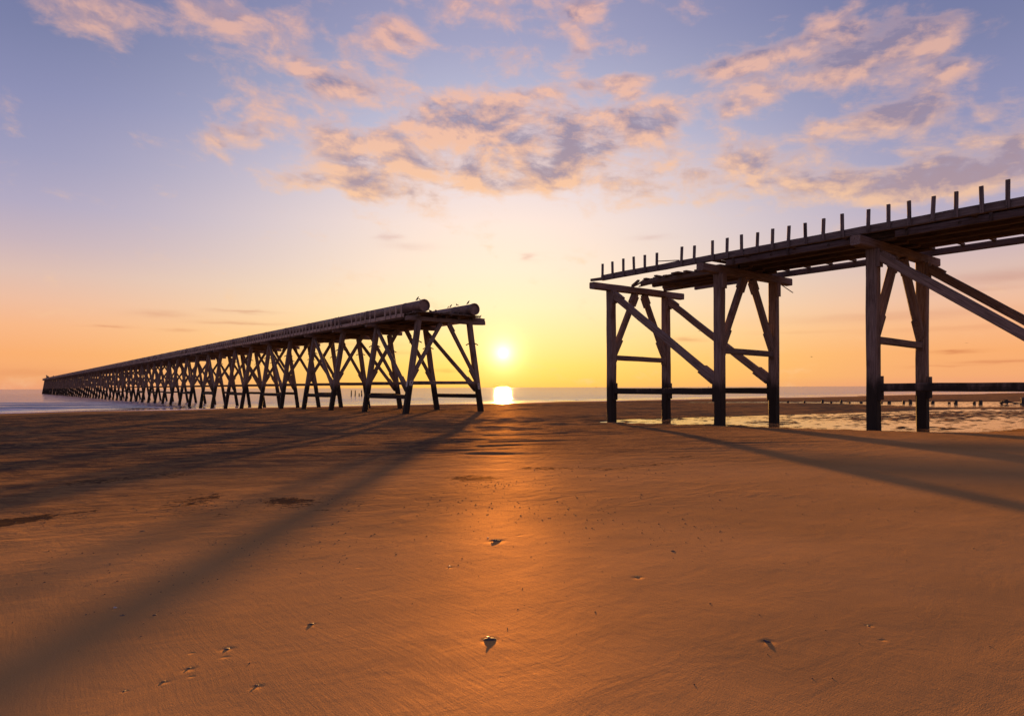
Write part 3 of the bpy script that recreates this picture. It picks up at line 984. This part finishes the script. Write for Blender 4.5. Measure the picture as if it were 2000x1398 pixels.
mm.add((22.35, ps[13] + .1, E(5.8)), (22.35, ps[13] - .5, E(5.0)), .05, .05)
mm.build('broken_rail', M_DECK, far)


def tube(name, N, t0, t1, z, r, mat, parent, rings, seg=28):
    """a pipe along the pier, open at its near end, with welded seams and a flange"""
    v, f = [], []
    prof = [(t0 + .07, r - .035), (t0, r - .035), (t0, r), (t0 + .14, r)]
    for q in rings:
        prof += [(q - .06, r), (q - .05, r + .018), (q + .05, r + .018), (q + .06, r)]
    prof += [(t1, r)]
    for (t, rr) in prof:
        for j in range(seg):
            a = 2 * math.pi * j / seg
            v.append((N + rr * math.cos(a), t, z + rr * math.sin(a)))
    for i in range(len(prof) - 1):
        for j in range(seg):
            j2 = (j + 1) % seg
            f.append((i * seg + j, i * seg + j2, (i + 1) * seg + j2, (i + 1) * seg + j))
    f.append(tuple(range(seg)))
    f.append(tuple((len(prof) - 1) * seg + j for j in range(seg)))
    w = wloc(parent)
    me = bpy.data.meshes.new(name)
    me.from_pydata([tuple(Vector(q) - w) for q in v], [], f)
    for p in me.polygons:
        p.use_smooth = len(p.vertices) == 4
    o = link(name, me, mat, parent)
    return o


def ring(name, N, t0, t1, z, r0, r1, mat, parent, seg=28):
    v, f = [], []
    for (t, rr) in ((t0, r0), (t0, r1), (t1, r1), (t1, r0)):
        for j in range(seg):
            a = 2 * math.pi * j / seg
            v.append((N + rr * math.cos(a), t, z + rr * math.sin(a)))
    for i in range(4):
        for j in range(seg):
            j2 = (j + 1) % seg
            f.append((i * seg + j, i * seg + j2, ((i + 1) % 4) * seg + j2, ((i + 1) % 4) * seg + j))
    me = bpy.data.meshes.new(name)
    me.from_pydata(v, [], f)
    return link(name, me, mat, parent)


for N, ts in ((23.45, 39.55), (27.5, 39.35)):
    pz = E(5.65)
    p = tube('pipe', N, ts, TE - (20 if N > 25 else 24), pz, .39, M_PIPE, far, [ts + 2.5 + 6.1 * i for i in range(20)])
    fl = ring('flange', N, ts - .012, ts + .17, pz, .34, .425, M_PIPE, p)
    fl.location = -wloc(far)
    mm = Multi()
    for q in [ts + .75 + 3.12 * i for i in range(30)]:
        mm.add((N - .5, q, E(5.255)), (N + .5, q, E(5.255)), .20, .10, side=(0, 1, 0), wear=.01)
    mm.each('pipe_chock', M_OLD, far)
beam('end_block', (27.75, T0 - .02, E(5.06)), (29.0, T0 - .02, E(5.04)), .30, .22, M_OLD, far, side=(0, 1, 0), wear=.03, ch=.03, segs=6)
mm = Multi()                           # splintered deck end
for i in range(16):
    N = random.uniform(23.9, 27.9)
    mm.add((N, TS + .5, E(5.24 + .03 * (i % 4))), (N + random.uniform(-.3, .3), TS - random.uniform(.1, .6), E(5.2 + random.uniform(-.12, .16))), .12, .06, wear=.02)
for i in range(9):
    N = random.uniform(24.2, 26.9)
    mm.add((N, TS + .1 + random.uniform(0, .8), E(5.22)), (N + random.uniform(-.5, .5), TS + random.uniform(0, 1.0), E(5.42 + random.uniform(-.1, .1))), .14, .10, wear=.03)
mm.each('broken_timber', M_DECK, far)
mm = Multi()                           # wrecked frame near the seaward end of the deck
te = TE - 22
for (a, b) in (((23.3, te, 5.2), (23.3, te, 7.0)), ((23.3, te + 2.5, 5.2), (23.3, te + 2.5, 7.2)), ((23.3, te - .2, 6.9), (23.3, te + 6, 7.15)), ((26, te, 5.2), (26, te + .3, 7.0)),
               ((23.3, te, 5.3), (23.3, te + 2.4, 7.0)), ((23.3, te - 9, 5.2), (23.3, te - 9, 6.6)), ((23.3, te - 10, 6.4), (23.3, te - 3, 6.2)), ((23.2, te - 4, 5.2), (23.2, te - 4, 6.4))):
    mm.add((a[0], a[1], E(a[2])), (b[0], b[1], E(b[2])), .38, .38)
mm.add((23.3, te + .2, E(6.2)), (23.3, te + 2.2, E(6.3)), .5, 1.2)
mm.build('wrecked_frame', M_DECK, far)


def mark(name, segs, c, ex, ez, parent, th=.035):
    """strokes of paint lying on a face spanned by ex and ez"""
    mm = Multi()
    ex, ez = Vector(ex), Vector(ez)
    nrm = ex.cross(ez).normalized()
    for (x0, z0, x1, z1) in segs:
        a = Vector(c) + ex * x0 + ez * z0
        b = Vector(c) + ex * x1 + ez * z1
        dv = (b - a).normalized()
        mm.add(a - dv * th * .5, b + dv * th * .5, th * 1.3, .016, side=nrm.cross(dv), wear=.0)
    return mm.build(name, M_PAINT, parent)


# faded white paint marks on the first front leg and on the first rear leg
legs0 = [o for o in far.children if o.name.startswith('leg')][:2]
zc = .30
lx = NT_F + (NB_F - NT_F) * (4.66 - zc) / 6.53
zv = Vector((NT_F - NB_F, 0, 6.53)).normalized()
zv8 = [(-.06, -.2, .06, -.2), (-.06, 0, .06, 0), (-.06, .2, .06, .2), (-.06, -.2, -.06, .2), (.06, -.2, .06, .2)]
zvA = [(-.10, -.15, .10, -.15), (-.10, -.05, .10, -.05), (-.10, .15, .10, .15), (-.10, -.15, -.10, .15), (.10, -.05, .10, .15)]
m0 = mark('painted_mark', zv8, (lx - .208, T0 + .02, E(zc)), (0, 1, 0), tuple(zv), far)
m0.name = 'painted_mark'
m1 = mark('painted_mark', zvA, (lx + .01, T0 - .205, E(zc + .03)), (1, 0, 0), tuple(zv), far)
zr = .10
lxr = NT_R + (NB_R - NT_R) * (4.66 - zr) / 6.53
m2 = mark('painted_mark', zv8, (lxr - .02, T0 - .205, E(zr)), (1, 0, 0), (NT_R - NB_R) and tuple(Vector((NT_R - NB_R, 0, 6.53)).normalized()), far)


# ------------------------------------------------------------------ stumps, debris
def stump(name, loc, r, h, label, cat, group, lean=0.0, mat=M_STUMP, notch=True):
    n, rings_ = 9, 5
    v, f = [], []
    for i in range(rings_):
        u = i / (rings_ - 1)
        for j in range(n):
            a = 2 * math.pi * j / n
            rr = r * (1.18 - .30 * u + random.uniform(-.10, .10))
            z = -.4 + (h + .4) * u + (random.uniform(-.22, .10) * h if (i == rings_ - 1 and notch) else 0)
            v.append((rr * math.cos(a) + lean * u * h, rr * math.sin(a), z))
    for i in range(rings_ - 1):
        for j in range(n):
            j2 = (j + 1) % n
            f.append((i * n + j, i * n + j2, (i + 1) * n + j2, (i + 1) * n + j))
    f.append(tuple((rings_ - 1) * n + j for j in range(n)))
    me = bpy.data.meshes.new(name)
    me.from_pydata(v, [], f)
    o = link(name, me, mat)
    o.location = loc
    o['label'] = label
    o['category'] = cat
    o['group'] = group
    return o


ORD = ['first', 'second', 'third', 'fourth', 'fifth', 'sixth', 'seventh', 'eighth', 'ninth', 'tenth', 'eleventh', 'twelfth', 'thirteenth', 'fourteenth', 'fifteenth', 'sixteenth', 'seventeenth']
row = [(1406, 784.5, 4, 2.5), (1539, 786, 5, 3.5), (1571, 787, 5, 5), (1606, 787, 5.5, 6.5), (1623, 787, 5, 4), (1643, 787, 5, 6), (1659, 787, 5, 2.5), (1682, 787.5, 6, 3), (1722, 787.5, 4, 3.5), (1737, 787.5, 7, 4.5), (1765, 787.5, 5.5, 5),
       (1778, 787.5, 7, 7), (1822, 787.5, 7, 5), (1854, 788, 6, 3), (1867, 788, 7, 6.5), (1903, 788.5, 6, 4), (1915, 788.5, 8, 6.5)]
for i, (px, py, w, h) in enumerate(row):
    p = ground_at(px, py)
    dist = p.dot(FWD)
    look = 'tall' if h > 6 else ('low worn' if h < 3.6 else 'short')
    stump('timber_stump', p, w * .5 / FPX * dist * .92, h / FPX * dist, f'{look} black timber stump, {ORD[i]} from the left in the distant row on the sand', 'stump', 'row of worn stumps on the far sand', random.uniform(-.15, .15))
for i, (px, hh, lb) in enumerate([(686, 12, 'tall thin leftmost post standing in the sea behind the far pier'), (693.5, 12, 'second thin post from the left in the sea behind the far pier, with a bulge'),
                                  (701.5, 6.5, 'shortest of the four posts standing in the sea behind the far pier'), (706.5, 12, 'rightmost tall post of the four in the sea behind the far pier')]):
    dist = 205.0
    p = FWD * dist + RGT * ((px - 1000) / FPX * dist)
    stump('sea_post', (p.x, p.y, SEA), .17, hh / FPX * dist, lb, 'post', 'posts standing in the sea', random.uniform(-.05, .05))
# the heap of wreckage at the right of the row
p = ground_at(1968, 788.7)
k = p.dot(FWD) / FPX
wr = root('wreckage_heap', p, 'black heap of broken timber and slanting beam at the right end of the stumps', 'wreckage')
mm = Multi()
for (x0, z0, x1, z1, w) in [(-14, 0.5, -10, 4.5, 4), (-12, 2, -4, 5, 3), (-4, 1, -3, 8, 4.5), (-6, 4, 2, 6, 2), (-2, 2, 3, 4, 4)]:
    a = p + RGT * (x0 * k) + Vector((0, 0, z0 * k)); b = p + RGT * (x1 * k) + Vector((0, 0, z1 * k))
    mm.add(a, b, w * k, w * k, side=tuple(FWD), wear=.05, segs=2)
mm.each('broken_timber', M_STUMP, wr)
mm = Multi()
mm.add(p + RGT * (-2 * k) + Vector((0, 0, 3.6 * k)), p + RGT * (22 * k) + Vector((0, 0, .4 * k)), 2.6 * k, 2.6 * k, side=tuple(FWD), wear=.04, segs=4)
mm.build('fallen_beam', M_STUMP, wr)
p = ground_at(1999, 789)
k = p.dot(FWD) / FPX
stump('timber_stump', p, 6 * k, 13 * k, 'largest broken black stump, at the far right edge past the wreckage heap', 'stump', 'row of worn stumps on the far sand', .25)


# ------------------------------------------------------------------ ships on the horizon
def ship(px, dist, L, label):
    c = FWD * dist + RGT * ((px - 1000) / FPX * dist)
    r = root('ship', (c.x, c.y, SEA), label, 'ship', 'ships on the horizon')
    def hull():
        st = [(-.5, .35), (-.42, .5), (0, .55), (.3, .5), (.45, .22), (.5, .02)]
        v, f = [], []
        B = L * .16; D = L * .08
        for (u, w) in st:
            sh = D * (1 + .5 * max(0, u - .2))
            x = u * L
            v.extend([(x, -w * B, sh), (x * .96, -w * B * .6, -1.0), (x * .96, w * B * .6, -1.0), (x, w * B, sh)])
        for i in range(len(st) - 1):
            for j in range(4):
                j2 = (j + 1) % 4
                f.append((i * 4 + j, i * 4 + j2, (i + 1) * 4 + j2, (i + 1) * 4 + j))
        f.append((0, 1, 2, 3)); f.append(tuple(len(st) * 4 - 4 + j for j in (3, 2, 1, 0)))
        me = bpy.data.meshes.new('hull'); me.from_pydata(v, [], f)
        return link('hull', me, M_SHIP, r)
    h = hull()
    mm = Multi()
    c0 = Vector((c.x, c.y, SEA))
    mm.add(c0 + Vector((-L * .30, 0, L * .07)), c0 + Vector((-L * .30, 0, L * .22)), L * .14, L * .12)
    mm.add(c0 + Vector((-L * .28, 0, L * .22)), c0 + Vector((-L * .28, 0, L * .27)), L * .08, L * .10)
    mm.build('wheelhouse', M_SHIP, r)
    mm = Multi()
    mm.add(c0 + Vector((-L * .22, 0, L * .2)), c0 + Vector((-L * .22, 0, L * .40)), L * .012, L * .012)
    mm.add(c0 + Vector((L * .25, 0, L * .07)), c0 + Vector((L * .25, 0, L * .28)), L * .012, L * .012)
    mm.build('mast', M_SHIP, r)
    r.rotation_euler = (0, 0, 0)


ship(1164.5, 5200, 13, 'tiny fishing boat on the horizon left of the near pier')
ship(1384, 6800, 26, 'tiny distant ship on the horizon between legs of the near pier')


# ------------------------------------------------------------------ birds
def bird_mesh(name, kind):
    """one continuous lofted body; perched birds stand upright, flying ones spread two bent wings"""
    bm = bmesh.new()
    if kind == 'perch':   # spine from tail tip to beak tip (x forward, z up), bird about 0.30 m tall
        sp = [(-.145, .035, .004), (-.10, .065, .018), (-.055, .10, .042), (-.01, .155, .058), (.025, .205, .050), (.045, .245, .032), (.058, .270, .032), (.080, .280, .024), (.105, .276, .009), (.130, .270, .002)]
    else:
        sp = [(-.20, .0, .006), (-.14, .0, .03), (-.06, .0, .05), (.03, .01, .055), (.10, .015, .042), (.14, .025, .036), (.17, .025, .022), (.21, .02, .003)]
    n = 8
    rings_ = []
    for i, (x, z, r) in enumerate(sp):
        a = sp[max(i - 1, 0)]; b = sp[min(i + 1, len(sp) - 1)]
        tn = Vector((b[0] - a[0], 0, b[1] - a[1])).normalized()
        up = Vector((-tn.z, 0, tn.x))
        rings_.append([bm.verts.new(Vector((x, 0, z)) + Vector((0, 1, 0)) * (r * math.cos(2 * math.pi * j / n)) + up * (r * math.sin(2 * math.pi * j / n))) for j in range(n)])
    for i in range(len(sp) - 1):
        for j in range(n):
            j2 = (j + 1) % n
            bm.faces.new((rings_[i][j], rings_[i][j2], rings_[i + 1][j2], rings_[i + 1][j]))
    bm.faces.new(rings_[0][::-1]); bm.faces.new(rings_[-1])
    if kind == 'perch':
        for s in (-1, 1):                        # legs and feet grow out of the belly
            pth = [(-.012, .022 * s, .115, .010), (-.004, .024 * s, .06, .005), (0.0, .024 * s, .006, .005), (.035, .026 * s, .003, .004)]
            prev = None
            for (x, y, z, r) in pth:
                cur = [bm.verts.new((x + r * math.cos(2 * math.pi * j / 5), y + r * math.sin(2 * math.pi * j / 5), z)) for j in range(5)]
                if prev:
                    for j in range(5):
                        bm.faces.new((prev[j], prev[(j + 1) % 5], cur[(j + 1) % 5], cur[j]))
                prev = cur
    else:
        for s in (-1, 1):
            st = [(.07, -.06, .03, .02), (.085, -.055, .17, .095), (.05, -.07, .30, .10), (-.03, -.085, .42, .055), (-.10, -.11, .50, .02)]
            prev = None
            for (xf, xb, y, z) in st:
                cur = [bm.verts.new((xf, y * s, z)), bm.verts.new(((xf + xb) / 2, y * s, z + .012)), bm.verts.new((xb, y * s, z)), bm.verts.new(((xf + xb) / 2, y * s, z - .006))]
                if prev:
                    for j in range(4):
                        bm.faces.new((prev[j], prev[(j + 1) % 4], cur[(j + 1) % 4], cur[j]))
                prev = cur
            bm.faces.new(prev)
    bmesh.ops.recalc_face_normals(bm, faces=bm.faces)
    me = bpy.data.meshes.new(name)
    bm.to_mesh(me); bm.free()
    for p in me.polygons:
        p.use_smooth = True
    return me


perch_me = bird_mesh('perched_bird', 'perch')
perch_me.materials.append(M_BIRD)
fly_me = bird_mesh('flying_bird', 'fly')
fly_me.materials.append(M_BIRD)


def bird(me, loc, yaw, scale, label, group, pitch=0.0, roll=0.0):
    o = bpy.data.objects.new(me.name.split('.')[0], me)
    S.collection.objects.link(o)
    o.location = loc
    o.rotation_euler = (roll, pitch, yaw)
    o.scale = (scale,) * 3
    o['label'] = label
    o['category'] = 'bird'
    o['group'] = group
    return o


def on_pipe(N, t):
    return (N, t, E(5.65) + .39)


BG = 'birds perched on the broken pier end'
yr = math.atan2(RGT.y, RGT.x)
bird(perch_me, (23.45, t_of(816, 23.45), E(6.03)), yr, 1.05, 'dark bird perched upright on the very end of the front pipe', BG)
bird(perch_me, (23.45, t_of(821, 23.45) , E(6.03)), yr + 2.6, .65, 'small hunched dark bird behind the upright one on the front pipe end', BG, .4)
bird(perch_me, (27.5, t_of(876, 27.5), E(6.03)), yr, .62, 'smaller dark bird of the pair halfway along the rear pipe', BG)
bird(perch_me, (27.5, t_of(881, 27.5), E(6.03)), yr, .92, 'larger dark bird of the pair halfway along the rear pipe', BG)
bird(perch_me, (27.5, t_of(915, 27.5), E(6.03)), yr, 1.05, 'dark upright bird perched on the end of the rear pipe', BG)
bird(perch_me, (27.5, t_of(839, 27.5), E(6.03)), yr + 3.0, .8, 'dark bird on the rear pipe close behind the broken front pipe', BG)
bird(perch_me, (28.72, T0 - .03, E(5.15)), yr + .3, .8, 'dark bird standing on the projecting cap beam below the rear pipe end', BG)
d0 = 48.0
for (px, py, d0, yaw, sc, lb) in [(893.5, 596, 48, yr + 2.9, .55, 'dark bird with raised wings flying just above the rear pipe'),
                                  (1366, 647, 60, yr + .5, .35, 'speck of a bird flying between the first two bents of the near pier'),
                                  (1585, 697, 70, yr + 2, .4, 'speck of a bird flying right of the second bent of the near pier'),
                                  (1888, 670, 70, yr + 1, .35, 'speck of a bird flying under the long diagonals at right')]:
    hy = 756.6 - .0036 * (px - 1000)
    p = FWD * d0 + RGT * ((px - 1000) / FPX * d0)
    bird(fly_me, (p.x, p.y, EYE + (hy - py) / FPX * d0), yaw, sc, lb, 'birds in flight near the piers', 0.2, 0.15)


# ------------------------------------------------------------------ pebbles, shells
def pebble_mesh(name, mat, flat=.5, seed=0):
    rr = random.Random(seed)
    bm = bmesh.new()
    bmesh.ops.create_icosphere(bm, subdivisions=2, radius=1)
    ph = [rr.uniform(0, 6) for _ in range(6)]
    for v in bm.verts:
        c = v.co
        k = 1 + .16 * math.sin(c.x * 2.3 + ph[0]) + .13 * math.sin(c.y * 3.1 + ph[1]) + .10 * math.sin(c.z * 4 + ph[2]) + .06 * math.sin(7 * c.x + 5 * c.y + ph[3])
        v.co = Vector((c.x * k, c.y * k * .72, c.z * k * flat))
    me = bpy.data.meshes.new(name)
    bm.to_mesh(me); bm.free()
    for p in me.polygons:
        p.use_smooth = True
    me.materials.append(mat)
    return me


def shell_mesh(name, mat, seed=0):
    """half of a ribbed bivalve, hinge at -x, cupped"""
    v, f = [], []
    nu, nv_ = 14, 7
    for i in range(nv_ + 1):
        u = i / nv_
        for j in range(nu + 1):
            a = -1.25 + 2.5 * j / nu
            r = u * (1.0 - .10 * abs(a)) * (1 + .02 * math.cos(a * 22))
            x = -.8 + 1.7 * r * math.cos(a)
            y = 1.05 * r * math.sin(a)
            z = .42 * math.sin(min(1, u) * math.pi * .62 + .5) * (1 - (y * .9) ** 2 * .6) + .02 * math.cos(a * 22) * u
            v.append((x, y, z))
    for i in range(nv_):
        for j in range(nu):
            a = i * (nu + 1) + j
            f.append((a, a + 1, a + nu + 2, a + nu + 1))
    m_ = len(v)
    v += [(x, y, z - .07) for (x, y, z) in v]
    f += [(d_ + m_, c + m_, b + m_, a + m_) for (a, b, c, d_) in f]
    rim = [nv_ * (nu + 1) + j for j in range(nu + 1)]
    for a, b in zip(rim[:-1], rim[1:]):
        f.append((a, a + m_, b + m_, b))
    me = bpy.data.meshes.new(name)
    me.from_pydata(v, [], f)
    for p in me.polygons:
        p.use_smooth = True
    me.materials.append(mat)
    return me


def lay(name, me, px, py, size, label, cat, group, yaw=0.0, tilt=(0, 0), sink=.25, sc=(1, 1, 1)):
    p = ground_at(px, py)
    r = size / 2 / FPX * p.dot(FWD)
    o = bpy.data.objects.new(name, me)
    S.collection.objects.link(o)
    o.scale = (r * sc[0], r * sc[1], r * sc[2])
    o.location = (p.x, p.y, p.z + r * sc[2] * (.02 if name == 'pebble' else -.16) - r * sink * .3)
    o.rotation_euler = (tilt[0], tilt[1], yaw)
    o['label'] = label
    o['category'] = cat
    o['group'] = group
    return o


PB = [pebble_mesh('pebble', M_STONE, .30, s) for s in range(5)]
SH = shell_mesh('shell', M_SHELL)
MU = shell_mesh('shell', M_MUSSEL)
GP = 'stones and shells scattered on the sand'
lay('pebble', PB[0], 955, 1250, 26, 'largest black pebble, wet and shiny, in a scooped hollow of the foreground sand', 'pebble', GP, yr, (.1, 0), 0.1, (1, .8, 1.1))
lay('shell', SH, 951.5, 1248, 9, 'small cream shell stuck to the largest foreground pebble', 'shell', GP, yr + .3, (0, .2), -2.6)
lay('shell', MU, 968, 1056, 27, 'long black mussel shell on the glowing sand straight below the sun', 'shell', GP, yr + .15, (.3, .1), .1, (1, .35, .8))
lay('shell', SH, 952, 1050, 6, 'tiny pale shell just left of the long mussel shell', 'shell', GP, yr, (.2, .3), .1)
lay('shell', MU, 1497, 1253, 22, 'dark shell with a raised edge lying alone on the sand at lower right', 'shell', GP, yr - .35, (.3, .2), .1, (1, .45, .8))
lay('shell', SH, 224, 1187, 12, 'pale flat shell in the broad shadow on the left sand', 'shell', GP, yr + .1, (.1, .3), .1, (1, .7, .8))
lay('pebble', PB[1], 300, 1201, 9, 'round dark pebble right of the pale shell in the broad shadow', 'pebble', GP, .4, (0, 0), .2)
lay('pebble', PB[2], 236, 1202, 11, 'flat dark pebble just below the pale shell in the broad shadow', 'pebble', GP, yr, (0, 0), .2, (1, .7, .6))
lay('pebble', PB[3], 606, 1219, 13, 'black and cream pebble in a small scour left of the foreground centre', 'pebble', GP, .9, (0, .2), .1)
lay('shell', SH, 610, 1217, 5, 'speck of pale shell against the pebble left of the foreground centre', 'shell', GP, .2, (.2, .1), .1)
lay('pebble', PB[0], 442, 1267, 13, 'black pebble in the forked scour mark at lower left', 'pebble', GP, 1.3, (0, 0), .1)
lay('shell', MU, 500, 1340, 15, 'small black mussel shell near the bottom edge, left of the middle', 'shell', GP, yr + .5, (.2, .2), .1, (1, .5, .8))
lay('pebble', PB[4], 367, 1306, 10, 'small black pebble between two star-shaped marks at lower left', 'pebble', GP, .2)
lay('pebble', PB[1], 318, 1331, 10, 'small dark pebble below the star-shaped marks at lower left', 'pebble', GP, 2.2)
lay('pebble', PB[2], 241, 1350, 10, 'dark flat pebble near the bottom edge at left', 'pebble', GP, 1.2, (0, 0), .2, (1, .7, .6))
lay('pebble', PB[3], 1244, 1126, 12, 'dark pebble with a long thin tail scour right of the centre', 'pebble', GP, yr, (0, .1), .2, (1, .6, .7))
lay('pebble', PB[4], 1313, 1076, 9, 'dark pebble among fine grit right of the centre', 'pebble', GP, yr, (0, 0), .2)
lay('pebble', PB[2], 1695, 1222, 11, 'lone dark pebble on the smooth sand at lower right', 'pebble', GP, .7, (0, 0), .2, (1, .6, .6))
lay('pebble', PB[0], 1720, 1249, 10, 'dark sliver of stone just right of the lone pebble at lower right', 'pebble', GP, yr - .3, (0, .1), .2, (1, .4, .5))
lay('shell', SH, 877, 1106, 8, 'small pale shell half buried below and left of the long mussel shell', 'shell', GP, yr + .4, (.3, .4), .2)
lay('pebble', PB[3], 1340, 890, 16, 'wide flat dark stone on the far sand below the first bent of the near pier', 'pebble', GP, yr, (0, 0), .3, (1, .5, .35))
lay('pebble', PB[1], 277, 1037, 13, 'dark flat stone above the upper shadow streak on the left sand', 'pebble', GP, yr, (0, 0), .2, (1, .5, .5))

# fine grit and shell crumbs nobody could count
v, f = [], []
cl_ = [(300, 1110, 260, 45, 130), (560, 1060, 160, 40, 90), (900, 985, 260, 30, 150), (1100, 1000, 220, 40, 130), (1330, 1040, 120, 40, 90), (1420, 960, 260, 40, 60), (1700, 1000, 220, 80, 60),
       (800, 1080, 260, 60, 70), (150, 1190, 160, 60, 50), (1000, 1180, 420, 140, 60), (960, 945, 90, 9, 160), (560, 980, 120, 15, 160), (100, 1010, 80, 18, 130), (400, 985, 120, 20, 140), (1200, 925, 160, 14, 120), (1600, 1150, 250, 150, 30)]
for (cx_, cy_, sx_, sy_, n_) in cl_:
    for _ in range(n_):
        px = random.gauss(cx_, sx_ * .6); py = random.gauss(cy_, sy_ * .6)
        if py < 880 or py > 1395 or px < -60 or px > 2060:
            continue
        hy = 756.6 - .0036 * (px - 1000)
        X = (px - 1000) / FPX
        dd = 1.25 * FPX / (py - hy)
        for _k in range(4):
            P = FWD * dd + RGT * (X * dd)
            dd = (EYE - float(sand_z(P.x, P.y))) * FPX / (py - hy)
        P = FWD * dd + RGT * (X * dd)
        z = float(sand_z(P.x, P.y))
        r = random.choice([.6, .7, .8, 1.0, 1.3, 1.9]) * random.uniform(.7, 1.2) * .95 / FPX * dd * (1.0 if dd < 8 else .75)
        b0 = len(v)
        a0 = random.uniform(0, 6.28)
        for j in range(5):
            a = a0 + j * 1.2566
            q = r * random.uniform(.6, 1.3)
            v.append((P.x + q * math.cos(a), P.y + q * math.sin(a) * .8, z - r * .2))
        for j in range(5):
            a = a0 + j * 1.2566 + .3
            q = r * random.uniform(.4, .9)
            v.append((P.x + q * math.cos(a), P.y + q * math.sin(a) * .8, z + r * random.uniform(.35, .6)))
        f += [(b0 + j, b0 + (j + 1) % 5, b0 + 5 + (j + 1) % 5, b0 + 5 + j) for j in range(5)]
        f.append(tuple(b0 + 5 + j for j in range(5)))
me = bpy.data.meshes.new('grit')
me.from_pydata(v, [], f)
gr_o = link('grit', me, M_STONE)
gr_o['kind'] = 'stuff'
gr_o['label'] = 'fine dark grit and shell crumbs strewn over the smooth sand'
gr_o['category'] = 'grit'
